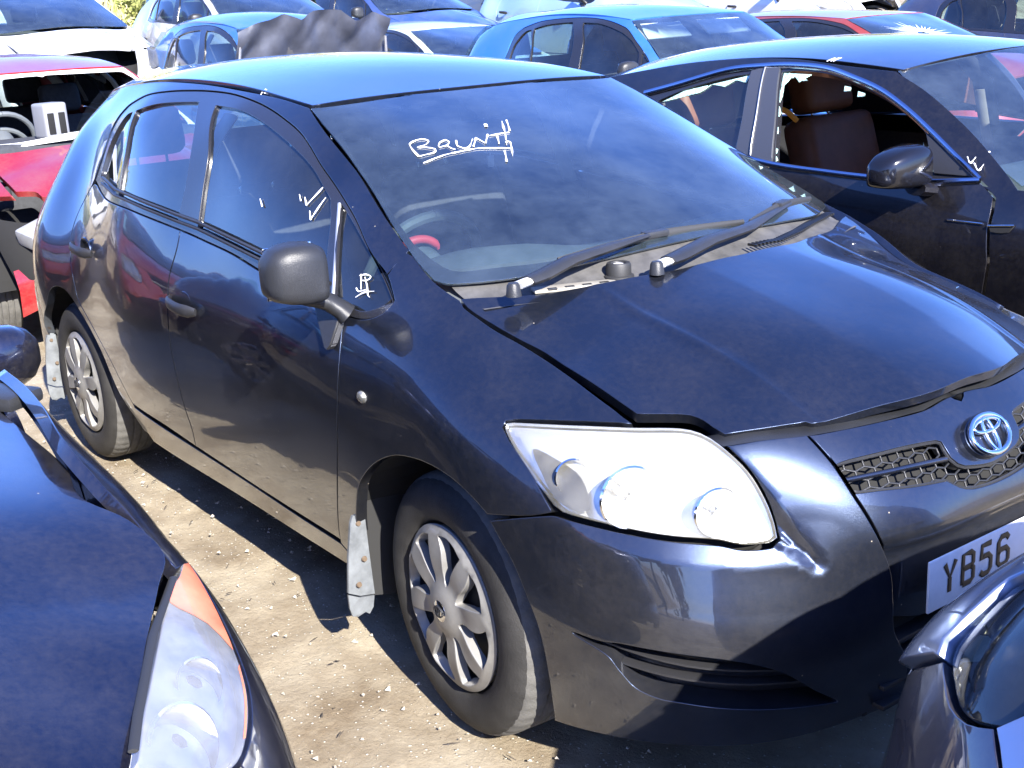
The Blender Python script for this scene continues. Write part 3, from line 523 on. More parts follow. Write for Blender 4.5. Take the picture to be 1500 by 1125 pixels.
def make_wheel(parent, x, y, side=-1, steer=0, R=.317, w=.195, cover=True, mat_cover=None, pattern=8, name='wheel'):
    """wheel turned about y, outer face towards side*y"""
    Mx = Matrix.Translation((x, y, R-.004))@Matrix.Rotation(math.radians(steer), 4, 'Z')@Matrix.Diagonal((1, -side, 1, 1))
    # axis: local y = 0 is the outer face, + goes inward
    disc = lathe(name, [(.02, .03), (.10, .03), (.13, .05), (R*.62, .055), (R*.64, .03), (R*.66, .02), (R*.66, .17), (R*.60, .175), (R*.58, .07), (.02, .07)], M_STEEL, parent, 40, M=Mx)
    prof = [(R*.645, .012), (R*.66, .004), (R*.70, -.004), (R*.80, -.008), (R*.88, -.003), (R*.93, .006), (R*.962, .016), (R*.982, .026), (R*.992, .036)]
    tread = [(R, .05), (R, .070), (R*.974, .072), (R*.974, .078), (R, .080), (R, .102), (R*.974, .104), (R*.974, .112), (R, .114), (R, .136), (R*.974, .138), (R*.974, .144), (R, .146)]
    prof2 = prof+tread+[(R*.992, w-.036+.014), (R*.96, w-.012), (R*.80, w+.006), (R*.66, w-.01)]
    n = 192; V = []; F = []; m = len(prof2)
    for k in range(n):
        th = 2*math.pi*k/n; cut = (k % 4 == 0)
        for j, (r, a) in enumerate(prof2):
            rr = r
            if cut and len(prof)-3 <= j <= len(prof)+1: rr = r-.0025
            V.append(Mx@Vector((rr*math.cos(th+(.012*(a/.05))), a, rr*math.sin(th+(.012*(a/.05))))))
    for k in range(n):
        for j in range(m-1): k2 = (k+1) % n; F.append((k*m+j, k*m+j+1, k2*m+j+1, k2*m+j))
    ty = mesh('tyre', V, F, M_TYRE, disc, angle=28); ty.data.materials.append(M_TREAD)
    a0 = len(prof)-3
    ty.data.polygons.foreach_set('material_index', [1 if a0 <= q % (m-1) <= m-5 else 0 for q in range(len(F))])
    if cover:
        Rc = R*.635
        class Disc(Surface):
            sign = 1.0
            def P(self, u, v):
                u = np.atleast_1d(np.asarray(u, float)); v = np.atleast_1d(np.asarray(v, float)); r = np.hypot(u, v)/Rc
                h = .004+.022*np.exp(-(r/.30)**4)+.012*np.exp(-((r-.62)/.35)**2)-.010*np.clip((r-.9)/.1, 0, 1)
                if pattern == 8: h = h+.003*np.cos(8*np.arctan2(v, u)-math.pi*1.0)*np.clip(r*1.6-.5, 0, 1)*np.clip((1-r)*6, 0, 1)
                return np.stack([u, v, h], -1)
        out = [(Rc*math.cos(t), Rc*math.sin(t)) for t in np.linspace(0, 2*math.pi, 49)[:-1]]
        holes = []
        for k in range(pattern):
            t0 = 2*math.pi*(k+.5)/pattern+.2; wv = .78*math.pi/pattern*(1.0 if k % 2 else .86)
            pol = [(.33, -.15), (.40, -.50), (.55, -.72), (.74, -.90), (.885, -1.0), (.91, -.4), (.91, .35), (.885, .92), (.74, .62), (.60, .50), (.44, .45)]
            holes.append([(Rc*r*math.cos(t0+s*wv), Rc*r*math.sin(t0+s*wv)) + ((1,) if i in (4, 7) else ()) for i, (r, s) in enumerate(pol)])
        cv = panel('wheel_cover', Disc(), out, mat_cover or M_COVER, disc, holes=holes, gap=0, roll=.003, flange=.018, step=.013, hole_flange=.022)
        # stand the cover up: (u,v,h) -> (x, -h, z)
        R4 = Mx@Matrix(((1, 0, 0, 0), (0, 0, -1, 0), (0, 1, 0, 0), (0, 0, 0, 1)))
        me = cv.data; nn = [tuple((R4.to_3x3()@Vector(l.vector)).normalized()) for l in me.corner_normals]
        me.transform(R4)
        if R4.determinant() < 0: me.flip_normals()
        me.update()
        lathe('centre_cap', [(.0, -.030), (.018, -.030), (.026, -.027), (.028, -.018)], M_CHROME, disc, 24, M=Mx)
        ring = []
        for rx, rz, cx, cz in ((.019, .013, 0, 0), (.012, .0045, 0, .006), (.0045, .012, 0, .001)):
            pts = [Mx@Vector((cx+rx*math.cos(t), -.0315, cz+rz*math.sin(t))) for t in np.linspace(0, 2*math.pi, 21)]
            ring.append(tube_geo(pts, .0016, 5))
        V, F = join_geo(ring); mesh('cap_emblem', V, F, M_STEEL, disc, smooth=True)
    return disc
def seat(parent, x, y, z=.30, w=.50, mat=None, bench=False, head=None, name='seat', hs=1.0):
    mat = mat or M_SEAT
    bm = bmesh.new()
    box_bm(bm, (.52, w, .20), Matrix.Translation((x+.02, y, z+.12))@Matrix.Rotation(math.radians(-8), 4, 'Y'), .06, 3)
    box_bm(bm, (.17, w*.96, .62), Matrix.Translation((x-.31, y, z+.48))@Matrix.Rotation(math.radians(-17), 4, 'Y'), .07, 3)
    s = bm_obj(name, bm, mat, parent)
    for yy in ([y] if not bench else [y-w*.3, y+w*.3]):
        bm = bmesh.new()
        box_bm(bm, (.11*hs, .27*hs, .19*hs), Matrix.Translation((x-.44, yy, z+.90+.02*(hs-1)))@Matrix.Rotation(math.radians(-12), 4, 'Y'), .05, 3)
        bm_obj('headrest', bm, head or mat, s)
        V, F = join_geo([tube_geo([(x-.43, yy+d, z+.70), (x-.44, yy+d, z+.86)], .006, 6) for d in (-.06, .06)])
        mesh('headrest_post', V, F, M_CHROME, s, smooth=True)
    return s
def steering_wheel(parent, x, y, z, R=.185, tilt=24, mat=None):
    Mx = Matrix.Translation((x, y, z))@Matrix.Rotation(math.radians(-90+tilt+0), 4, 'Y')
    parts = [tube_geo([Mx@Vector((R*math.cos(t), R*math.sin(t), 0)) for t in np.linspace(0, 2*math.pi, 33)], .016, 8, cap=False)]
    for a in (0, 2.3, 4.0): parts.append(tube_geo([Mx@Vector((R*.2*math.cos(a+1.57), R*.2*math.sin(a+1.57), .01)), Mx@Vector((R*math.cos(a+1.57), R*math.sin(a+1.57), 0))], .014, 6))
    parts.append(tube_geo([Mx@Vector((0, 0, .03)), Mx@Vector((0, 0, -.02)), Mx@Vector((0, 0, -.22))], [.07, .07, .03], 16))
    V, F = join_geo(parts); return mesh('steering_wheel', V, F, mat or M_DASH, parent, angle=40)
# ================================================================== the dark blue hatchback
def build_hatch():
    car = thing('parked_hatchback', 'dark navy hatchback with BRUNT written on its windscreen, filling the middle of the yard', 'car')
    body = panel('side_frame', BODY, OUT['side_frame'], M_NAVY, car, flange=.03)
    for mir in (False, True):
        K = dict(mirror=mir)
        if mir: panel('side_frame', BODY, OUT['side_frame'], M_NAVY, car, flange=.03, **K)
        f = panel('front_wing', BODY, OUT['fender'], M_NAVY, car, flange=.03, **K)
        s = -1 if not mir else 1
        # side repeater
        p = Vector((-.2433, -.846*-s if mir else -.846, .7813)); p.y = s*.846
        lathe('side_repeater', [(0, -.013), (.010, -.012), (.017, -.008), (.020, 0), (.021, .006)], M_LAMPBODY if False else M_LENS, f, 20, M=Matrix.Translation(p)@Matrix.Diagonal((1.15, -s, .8, 1)))
        lathe('repeater_bulb', [(0, -.005), (.017, -.004), (.019, .004)], principled('repeater_reflector', (.75, .73, .70), rough=.3) if not mir else M_LENS, f, 16, M=Matrix.Translation(p)@Matrix.Diagonal((1.1, -s, .75, 1)))
        for nm, ol in (('front_door', 'front_door'), ('rear_door', 'rear_door')):
            d = panel(nm, BODY, OUT[ol], M_NAVY, car, flange=.02, **K)
            hx = -1.30 if nm == 'front_door' else -2.26
            hz = .833 if nm == 'front_door' else .885
            hy = .838 if nm == 'front_door' else .812
            build_handle(d, hx, hy, hz, s)
        panel('sill', BODY, OUT['sill'], M_NAVY, car, flange=.03, **K)
        fr = panel('window_frame', BODY, OUT['window_frame'], M_FRAME, car, holes=[OUT['frame_h%d' % i] for i in range(4)], off=-.004, flange=.012, hole_flange=.012, gap=.001, **K)
        for i, nm in ((0, 'front_door_glass'), (1, 'quarter_glass'), (2, 'rear_door_glass'), (3, 'rear_quarter_glass')):
            panel(nm, BODY, OUT['frame_h%d' % i], M_GLASS, car, off=-.013, gap=-.006, flange=0, step=.05, **K)
        # bright weather strips along the belt and the quarter-glass post
        sl = [(u, v) for u, v in SEAL]
        for dz, r, mt in ((.022, .006, M_GREYP), (.004, .005, M_GREYP)):
            q = BODY.P([u for u, v in sl], [v+dz for u, v in sl])+BODY.N([u for u, v in sl], [v+dz for u, v in sl])*.001
            if mir: q = q*[1, -1, 1]
            tube('belt_strip', q, r, mt, fr, 6)
        q = BODY.P([POST[0][0], POST[1][0]], [POST[0][1], POST[1][1]])*[1, s*-1, 1]
        tube('division_bar', [Vector(q[0])+Vector((0, 0, 0)), Vector(q[1])], .0045, M_ALU, fr, 6)
        b = panel('front_bumper', BODY, OUT['bumper'], M_NAVY, car, holes=[OUT['intake']], flange=.02, hole_flange=.05, step=.009, off=bumper_form, lines=[CREASE, WEDGE_B, WEDGE_L], **K)
        # dark recess behind the bumper intake with two slats
        panel('intake_recess', BODY, OUT['intake'], M_BLACKP, b, off=-.055, gap=-.01, flange=0, **K)
        u0 = np.linspace(.33, .66, 14)
        for dz in (0, .035):
            z = np.interp(u0, [.33, .45, .66], [.40, .375, .335])+dz-.01
            q = BODY.P(u0, z)-BODY.N(u0, z)*.035
            tube('intake_slat', q*[1, -s, 1], .008, M_BLACKP, b, 6, flat=(.5, 2.2))
        # head lamp
        L = panel('headlamp', BODY, OUT['headlamp'], M_LENS, car, gap=.003, flange=.02, roll=.004, step=.02, **K)
        hb = panel('lamp_housing', BODY, OUT['headlamp'], M_LAMPBODY, L, off=lamp_depth, gap=.004, flange=0, step=.015, **K)
        panel('lamp_side_trim', BODY, LAMPTRI, M_FRAME, L, off=-.012, gap=0, flange=0, step=.02, **K)
        for (u, v, r, dp) in ((.385, .715, .062, .05), (.50, .69, .048, .05), (.30, .745, .035, .045)):
            c0 = BODY.P(u, v)[0]*[1, -s, 1]; n0 = BODY.N(u, v)[0]*[1, -s, 1]
            ax = (Vector((.92, s*.25, .05))).normalized()
            Q = ax.to_track_quat('Y', 'Z').to_matrix().to_4x4(); Q.translation = Vector(c0)-Vector(n0)*.012
            lathe('lamp_bowl', [(.004, -dp), (r*.45, -dp*.85), (r*.8, -dp*.45), (r, 0), (r*1.06, -.003)], M_LAMPIN, L, 28, M=Q)
            lathe('lamp_bulb', [(0, -.012), (.009, -.016), (.011, -.03), (.011, -dp)], M_CHROME, L, 16, M=Q)
        if not mir: build_mirror(car, s)      # the far mirror is missing
        build_mudflaps(car, s)
        # wheel housings
        for cx, yy in ((0, .80), (-2.6, .79)):
            V = []; F = []; n = 22
            for k in range(n+1):
                t = math.radians(9+168*k/n)
                for y_ in (yy, .42): V.append((cx+.43*math.cos(t), s*y_, .27+.43*math.sin(t)))
            for k in range(n): F.append((2*k, 2*k+1, 2*k+3, 2*k+2))
            F.append(tuple(2*k+1 for k in range(n+1)))
            mesh('wheel_housing', V, F, M_DARK, car, smooth=False)
        # tail lamp wrapping round the rear corner
        panel('tail_lamp', BODY, [(-3.20, .80, 1), (-3.03, .83, 1), (-3.00, .95), (-3.02, 1.06, 1), (-3.22, 1.04, 1)], M_REDLENS, car, off=.004, flange=.02, **K)
    # bonnet, screen, roof
    hood = panel('bonnet', HOODS, mirror_half(OUT['hood'], 1, 0), M_NAVY, car, flange=.022, step=.022, gap=0, lines=[[(x, s*(.388-.020*max(0, min(1, (x-.15)/.55))**2+d)) for x in np.linspace(.06, .67, 9)] for s in (-1, 1) for d in (-.009, 0, .009)])
    panel('bonnet_inner', HOODS, mirror_half([(u-.012 if u > .3 else u+.02, v) if abs(v) < 1e-6 else (u, v*.95) for u, v, *r in OUT['hood']], 1, 0), M_DARK, hood, off=-.05, flange=.0, step=.06, gap=.03)
    panel('windscreen', WINDS, mirror_half(OUT['windscreen'], 0, 0), M_SCREEN, car, flange=.004, gap=.001, step=.05)
    panel('screen_border', WINDS, mirror_half(OUT['windscreen'], 0, 0), M_FRIT, car, holes=[mirror_half(OUT['frit_hole'], 0, 0)], off=-.005, flange=0, gap=0, hole_flange=0, step=.04)
    ro = [(-.975, 0), (-.962, -.30), (-.952, -.535, 1), (-1.1, -.553), (-1.3, -.553), (-1.7, -.556), (-2.1, -.55), (-2.6, -.53), (-2.95, -.47, 1), (-3.0, 0)]
    ro = [(u, v) for u, v, *r in ro]
    rh = [(-3.0, 0), (-.962, 0), (-.958, -.30), (-.948, -.536, 1), (-1.1, -.541), (-1.3, -.538), (-1.7, -.536), (-2.1, -.532), (-2.6, -.484), (-2.92, -.43, 1)]
    panel('roof', ROOFS, mirror_half(rh, 1, 0), M_NAVY, car, flange=.012, step=.05, gap=.001)
    # rear hatch: closes the tail
    V = []; F = []; zs = [.55, .7, .85, .98, 1.1, 1.22, 1.32, 1.40]
    xs = [-3.31, -3.31, -3.28, -3.24, -3.18, -3.12, -3.06, -3.0]; ys = [.66, .67, .66, .63, .61, .57, .53, .47]
    for z, x, y in zip(zs, xs, ys):
        for k in range(13): t = -1+k/6; V.append((x+.16*t*t*(1 if z < 1 else .8), y*t, z))
    for i in range(len(zs)-1):
        for k in range(12): F.append((13*i+k, 13*i+k+1, 13*i+k+14, 13*i+k+13))
    tg = mesh('tailgate', V[:13*4], [f for f in F if max(f) < 13*4], M_NAVY, car, smooth=True)
    mesh('rear_glass', V[13*3:], [tuple(i-39 for i in f) for f in F if min(f) >= 39], M_GLASS, tg, smooth=True)
    rb = box('rear_bumper', (.35, 1.50, .42), (-3.14, 0, .46), M_NAVY, car, bevel=.09, seg=4)
    # dark inner skin, floor and bulkheads that stop light between the panels
    inner = [(-3.15, .25, 1), (-3.03, .3), (-3.0, .5), (-2.9, .68), (-2.6, .76), (-2.3, .68), (-2.15, .45), (-2.0, .25, 1), (-.5, .25, 1), (-.42, .45), (-.3, .64), (0, .74), (.25, .66), (.36, .45), (.42, .25, 1), (.9425, .25, 1), (.9425, .70, 1), (.62, .72), (.40, .74), (.17, .80), (-.1, .88), (-.5, .93), (-1.3, .97), (-2.2, 1.02), (-3.15, 1.0, 1)]
    for mir in (False, True): panel('inner_skin', BODY, inner, M_DARK, car, off=-.07, flange=0, step=.1, mirror=mir)
    box('floor_pan', (3.7, 1.2, .06), (-1.3, 0, .24), M_DARK, car, bevel=0)
    box('engine_bay', (.85, 1.1, .5), (.22, 0, .50), M_DARK, car, bevel=.03)
    build_front(car); build_scuttle(car); build_hatch_cabin(car)
    for x, y, s, st in ((0, -.806, -1, -4.5), (-2.6, -.795, -1, 0), (0, .806, 1, -4.5), (-2.6, .795, 1, 0)): make_wheel(car, x, y, s, st)
    build_writing(car)
    return car
def seg_dist(u, v, line):
    P = np.stack([u*1.4, v], 1); A = np.array(line)*[1.4, 1]; d = np.full(len(P), 9.0)
    for a, b in zip(A[:-1], A[1:]):
        ab = b-a; t = np.clip(((P-a)@ab)/(ab@ab), 0, 1); d = np.minimum(d, np.linalg.norm(P-a-t[:, None]*ab, axis=1))
    return d
WPOLY = [(WEDGE[0][0]-.01, WEDGE[0][1]+.02)]+[(u-.03, v) for u, v in WEDGE[:4]]+[(WEDGE_L[0][0]-.02, WEDGE_L[0][1]-.002)]+WEDGE_L[1:]+WEDGE_B[::-1][1:]
def bumper_form(u, v):
    # ridge under the lamp and the scooped facet beside it
    d = seg_dist(u, v, CREASE); o = .012*np.clip(1-d/.085, 0, 1)**1.3
    ins = inpoly(np.stack([u, v], 1), np.array(WPOLY))
    dep = np.minimum(.50*seg_dist(u, v, WEDGE_B), .70*seg_dist(u, v, WEDGE_L))
    o = o*np.clip(np.minimum(seg_dist(u, v, WEDGE_B), seg_dist(u, v, WEDGE_L))/.02, 0, 1)
    return np.where(ins, -dep, o*.8)
def lamp_depth(u, v):
    return -.016-.035*np.exp(-((u-.42)/.16)**2-((v-.71)/.06)**2)
def build_handle(door, x, y, z, s):
    # scooped recess cup and a bar handle bridging it
    cup = lathe('handle_recess', [(0, .012), (.028, .010), (.045, .004), (.050, -.0015), (.052, .004)], M_NAVY, door, 24, M=Matrix.Translation((x, s*y, z))@Matrix.Rotation(math.radians(8), 4, 'Y')@Matrix.Diagonal((1.05, -s, .85, 1)))
    P = []
    for t in np.linspace(-1, 1, 9): P.append((x+.095*t, s*(y+.012+.026*(1-abs(t)**3)), z+.004+.012*-t*.6))
    tube('handle', P, [.010, .016, .018, .018, .018, .018, .019, .019, .012], M_BLACKP, door, 10, flat=(1.0, .55), up=(0, 0, 1))
def build_mirror(car, s):
    # housing: swept from its inboard end to the rounded outer end
    rows = [(-.862, .050, .050, -.004), (-.867, .061, .064, -.003), (-.885, .068, .071, -.001), (-.918, .070, .073, .001), (-.952, .067, .069, .003), (-.98, .060, .060, .003), (-.997, .043, .042, .002), (-1.003, .016, .016, .002)]
    V = []; F = []; n = 24
    for y, rx, rz, dz in rows:
        for k in range(n):
            t = 2*math.pi*k/n; c, sn = math.cos(t), math.sin(t)
            ce = math.copysign(abs(c)**.52, c); se = math.copysign(abs(sn)**.52, sn)
            sl = .012*(-(y+.91)/.1)
            V.append((-.38+(rx*ce if ce > 0 else rx*.55*ce)+sl*-.6, s*-y, 1.066+rz*se*(1.05 if se > 0 else .95)+dz+.02*(1-(y+.885)/-.215)*0))
    m = len(rows)
    for i in range(m-1):
        for k in range(n): F.append((i*n+k, i*n+(k+1) % n, (i+1)*n+(k+1) % n, (i+1)*n+k))
    F.append(tuple(range(n))); F.append(tuple((m-1)*n+k for k in range(n)))
    h = mesh('door_mirror', V, F, M_GREYP, car, angle=50)
    box('mirror_glass', (.006, .125, .125), (-.432, s*.91, 1.066), M_CHROME, h, bevel=.002)
    # arm: from the sail on the door out to the underside of the housing
    P = [(-.385, s*.790, .945), (-.395, s*.805, .962), (-.405, s*.83, .982), (-.41, s*.86, .995), (-.41, s*.89, 1.0)]
    tube('mirror_arm', P, [.034, .030, .028, .028, .022], M_GREYP, h, 12, flat=(.8, 1.25))
    V = [(-.508, .808, .958), (-.378, .800, .948), (-.377, .835, .880), (-.392, .842, .866), (-.412, .840, .870)]
    W = [(x+dx, y+.014, z) for (x, y, z), dx in zip(V, (.006, -.004, -.004, 0, .006))]
    Q = [(x, s*(y-.008), z) for x, y, z in V]+[(x, s*y, z) for x, y, z in W]; n = 5
    F = [(5, 6, 7, 8, 9), (0, 1, 2, 3, 4)]+[(i, (i+1) % 5, 5+(i+1) % 5, 5+i) for i in range(5)]
    bm = bmesh.new(); vs = [bm.verts.new(q) for q in Q]; [bm.faces.new([vs[i] for i in f]) for f in F]
    bmesh.ops.bevel(bm, geom=list(bm.edges), offset=.004, segments=2, affect='EDGES'); bm_obj('mirror_foot', bm, M_BLACKP, h)
def build_mudflaps(car, s):
    def plate(nm, pts, th, mat, par):
        k = len(pts); P = [(x, s*y, z) for x, y, z in pts]+[(x-th, s*y, z) for x, y, z in pts]
        return mesh(nm, P, [tuple(range(k)), tuple(range(k, 2*k))[::-1]]+[(i, k+i, k+(i+1) % k, (i+1) % k) for i in range(k)], mat, par)
    for x0, dy in ((-.385, 0), (-2.99, -.035)):
        j = lambda L: [(x0+dx, y+dy, z) for dx, y, z in L]
        fl = plate('mud_flap', j([(.004, .792, .535), (.002, .805, .52), (.0, .812, .435), (0, .812, .36), (-.004, .80, .20), (-.01, .66, .16), (-.012, .64, .42), (-.004, .70, .50)]), .006, M_RUBBER, car)
        plate('flap_plate', j([(.016, .806, .437), (.016, .840, .439), (.012, .846, .42), (.010, .860, .33), (.006, .868, .232), (.006, .835, .214), (.006, .793, .206), (.010, .800, .33)]), .008, M_FLAP, fl)
        plate('flap_strip', j([(.014, .812, .437), (.014, .828, .437), (.012, .812, .50), (.012, .797, .532), (.012, .788, .528), (.012, .800, .49)]), .005, M_FLAP, fl)
        plate('torn_flap_end', j([(.004, .868, .226), (.004, .835, .208), (.003, .793, .200), (.0, .797, .168), (-.004, .808, .150), (-.002, .820, .160), (-.006, .840, .152), (-.002, .858, .160), (.002, .866, .185)]), .006, M_FLAP, fl)
        for y, z in ((.826, .415), (.818, .315), (.84, .25)):
            lathe('screw', [(0, -.003), (.006, -.003), (.008, .002)], M_RUST, fl, 10, M=Matrix.Translation((x0+.016-.00, s*(y+dy), z))@Matrix.Rotation(math.radians(90), 4, 'Z'))
def recess(u, v):
    t = np.clip((.615-v)/.045, 0, 1); return -.034*t*t*(3-2*t)
def build_front(car):
    half = OUT['front_panel']; full = mirror_half(half, 0, UC if False else .9425)
    gh = mirror_half(OUT['grille_hole'], 0, .9425)
    fp = panel('front_panel', BODY, full, M_NAVY, car, holes=[gh], off=recess, flange=.02, hole_flange=.03, step=.02)
    # honeycomb in the grille opening
    a = .021; cells = []
    G = np.array([p[:2] for p in crspline(gh, .01)])
    lo, hi = G.min(0), G.max(0)
    panel('grille_backing', BODY, gh, M_DARK, fp, off=-.045, gap=-.01, flange=0, step=.03)
    parts = []; seen = set()
    w, h = .031, .0235
    for j in range(-2, int((hi[1]-lo[1])/h/1.5)+4):
        for i in range(-2, int((hi[0]-lo[0])/w)+4):
            cx = lo[0]+(i+(.5 if j % 2 else 0))*w; cz = lo[1]+j*h*.75
            pts = [(cx+w*.5*math.cos(math.radians(k)), cz+h*.5*math.sin(math.radians(k))) for k in (30, 90, 150, 210, 270, 330)]
            pts = [(cx+w*.5*c, cz+h*d) for c, d in ((1, .25), (0, .5), (-1, .25), (-1, -.25), (0, -.5), (1, -.25))]
            for k in range(6):
                p, q = pts[k], pts[(k+1) % 6]; key = tuple(sorted((tuple(round(x*2000) for x in p), tuple(round(x*2000) for x in q))))
                if key in seen: continue
                seen.add(key)
                mid = np.array([[(p[0]+q[0])/2, (p[1]+q[1])/2], p, q])
                if not inpoly(mid[:1], G).all(): continue
                PP = BODY.P(mid[1:, 0], mid[1:, 1])-BODY.N(mid[1:, 0], mid[1:, 1])*.014
                parts.append(tube_geo(list(PP), .0026, 4, cap=False))
    V, F = join_geo(parts); g = mesh('grille_mesh', V, F, M_GREYP, fp, smooth=True); g['kind'] = 'stuff'
    # horizontal bar across the mesh
    ln = [(u, z) for u, z in GBAR]
    for m in (0, 1):
        uu = np.array([(2*.9425-u) if m else u for u, z in ln]); zz = np.array([z for u, z in ln])
        tube('grille_bar', BODY.P(uu, zz)-BODY.N(uu, zz)*.010, .006, M_NAVY, fp, 8)
    # surround bead of the opening
    q = crspline(gh, .012); q = np.vstack([q, q[:1]])
    tube('grille_surround', BODY.P(q[:, 0], q[:, 1])-BODY.N(q[:, 0], q[:, 1])*.006, .0035, M_GREYP, fp, 6)
    # emblem: three ovals on a dark disc
    c0 = Vector(BODY.P(.9425, .733)[0]); n0 = Vector(BODY.N(.9425, .733)[0]); up = (Vector((0, 0, 1))-n0*n0.z).normalized(); sd = up.cross(n0)
    def oval(rx, rz, cx=0, cz=0, r=.005, lift=.02, n=40):
        return tube_geo([c0+n0*lift+sd*(cx+rx*math.cos(t))+up*(cz+rz*math.sin(t)) for t in np.linspace(0, 2*math.pi, n+1)], r, 8, cap=False)
    V, F = join_geo([oval(.060, .041, r=.0062), oval(.043, .0135, 0, .0185, .0048), oval(.0145, .036, 0, -.001, .0048)])
    mesh('badge', V, F, M_CHROME, fp, smooth=True)
    Q = n0.to_track_quat('Y', 'Z').to_matrix().to_4x4(); Q.translation = c0
    Mx = Matrix.Translation(c0)@Matrix((( sd.x, n0.x, up.x, 0), (sd.y, n0.y, up.y, 0), (sd.z, n0.z, up.z, 0), (0, 0, 0, 1)))
    lathe('badge_plinth', [(0, .013), (.06, .013), (.066, .010), (.070, -.012)], M_NAVY, fp, 40, M=Mx@Matrix.Diagonal((1, 1, .70, 1)))
    # number plate
    pl = box('number_plate', (.006, .52, .111), (.8915, 0, .500), M_PLATE, car, bevel=.0025, seg=2)
    parts = []; x = -.219
    for ch in 'YB56':
        for st in char_strokes(ch):
            pts = [(.8955, x+.007+.036*a, .4655+.007+.065*b) for a, b in st]
            parts.append(strip('s', pts, .0135, None, nrm=(1, 0, 0), h=.0006))
        x += .061 if ch != '6' else 0
    V, F = join_geo(parts); mesh('plate_letters', V, F, M_INK, pl)
    # lower grille slats under the plate
    lg = box('lower_grille', (.03, .70, .20), (.80, 0, .31), M_DARK, car, bevel=.01)
    for z in (.24, .285, .33, .375): box('grille_slat', (.05, .66, .012), (.825, 0, z), M_BLACKP, lg, bevel=.004)
    # radiator cross-member seen under the popped bonnet edge
    q = [(u, z) for u, z in TOPE]
    qq = q+[(2*.9425-u, z) for u, z in q[::-1]]
    P = BODY.P([a for a, b in qq], [b for a, b in qq])
    V = []; F = []
    for i, p in enumerate(P):
        V += [tuple(p+np.array([-.004, 0, -.004])), tuple(p+np.array([-.055, 0, .004])), tuple(p+np.array([-.10, 0, -.03]))]
        if i: k = 3*i; F += [(k-3, k, k+1, k-2), (k-2, k+1, k+2, k-1)]
    mesh('slam_panel', V, F, M_GREYP, car, smooth=True)
def build_scuttle(car):
    # plastic cowl between bonnet and glass, built as a strip of cross sections
    V = []; F = []; ys = np.linspace(-.645, .645, 41); m = 6
    zb = []
    for y in ys:
        a = abs(y)
        xg = WINDS.P(y, 1.05+.012*(1-(a/.7)**2))[0]
        xh = np.interp(a, [0, .18, .32, .45, .58, .70], [.158, .143, .085, .02, -.04, -.085])
        zh = HOODS.P(xh, y)[0][2]
        for k in range(m):
            t = k/(m-1)
            x = xg[0]-.03+(xh+.05-xg[0]+.03)*t; z = xg[2]+.002-(.045)*math.sin(min(1, t*1.15)*math.pi*.55)-.0*t
            z = min(z, xg[2]+.004); V.append((x, y, z-.02*t))
    for i in range(len(ys)-1):
        for k in range(m-1): F.append((i*m+k, i*m+k+1, (i+1)*m+k+1, (i+1)*m+k))
    cw = mesh('scuttle_panel', V, F, principled('dusty_scuttle_plastic', (.062, .060, .058), rough=.65, var=.35, var_scale=20), car, smooth=True)
    # air-inlet slots near the far end, metal tray with holes by the driver's wiper
    for k in range(36):
        y = .08+.55*k/36; x = np.interp(y, [0, .18, .32, .45, .58, .70], [.158, .143, .085, .02, -.04, -.085])-.035
        z = 1.03-.004+.0*k
        zz = HOODS.P(x, y)[0][2]
        if k % 1 == 0: box('inlet_slot', (.030, .006, .006), (x, y, zz-.004), M_INK, cw, bevel=0)
    cp = lathe('washer_cap', [(0, .022), (.016, .022), (.018, .028), (.027, .028), (.030, .022), (.030, 0), (.036, -.002), (.038, -.02)], M_RUBBER, cw, 28, M=Matrix.Translation((.045, -.298, 1.020))@Matrix.Rotation(math.radians(90), 4, 'X'))
    lathe('cap_top', [(0, .0235), (.013, .0235), (.015, .02)], M_WHITE, cw, 20, M=Matrix.Translation((.045, -.298, 1.021))@Matrix.Rotation(math.radians(90), 4, 'X'))
    tr = box('bulkhead_tray', (.045, .20, .008), (.030, -.42, 1.010), principled('dusty_metal', (.26, .24, .20), rough=.7, var=.3), cw, rot=(0, 0, math.radians(-24)), bevel=.003)
    for k in range(4): box('tray_hole', (.012, .022, .004), (.023+.014*k, -.48+.04*k, 1.0135), M_INK, cw, rot=(0, 0, math.radians(-24)), bevel=.001)
    # wipers
    def wiper(root, elbow, tip, b0, b1):
        root, elbow, tip, b0, b1 = [Vector(p) for p in (root, elbow, tip, b0, b1)]
        d = (elbow-root).normalized()
        arm = [root+d*.045, root+d*.09, root.lerp(elbow, .55)+Vector((0, 0, .008)), elbow, elbow.lerp(tip, .5), tip]
        w = tube('wiper_arm', arm, [.020, .022, .021, .017, .012, .008], M_GREYP, car, 8, flat=(.6, 1.25))
        n = 9; P = [b0.lerp(b1, k/(n-1))+Vector((0, 0, .010*math.sin(math.pi*k/(n-1)))) for k in range(n)]
        tube('wiper_blade', P, [.006, .008, .009, .011, .013, .011, .009, .008, .006], M_RUBBER, w, 6, flat=(1.1, .7))
        box('blade_clip', (.03, .07, .016), tuple(b0.lerp(b1, .5)+Vector((0, 0, .016))), M_GREYP, w, rot=(0, 0, math.atan2((b1-b0).y, (b1-b0).x)-math.pi/2), bevel=.005)
        lathe('wiper_spindle', [(0, .010), (.011, .010), (.015, .004), (.018, -.02)], M_GREYP, w, 16, M=Matrix.Translation(root)@Matrix.Rotation(math.radians(90), 4, 'X'))
        tube('spindle_link', [root+d*.015, root+d*.055], .0165, principled('pale_worn_metal', (.62, .62, .6), rough=.5), w, 8, flat=(.55, 1.1))
    wiper(WIP['r1'], WIP['e1'], WIP['t1'], WIP['a1'], WIP['b1'])
    wiper(WIP['r2'], WIP['e2'], WIP['t2'], WIP['a2'], WIP['b2'])
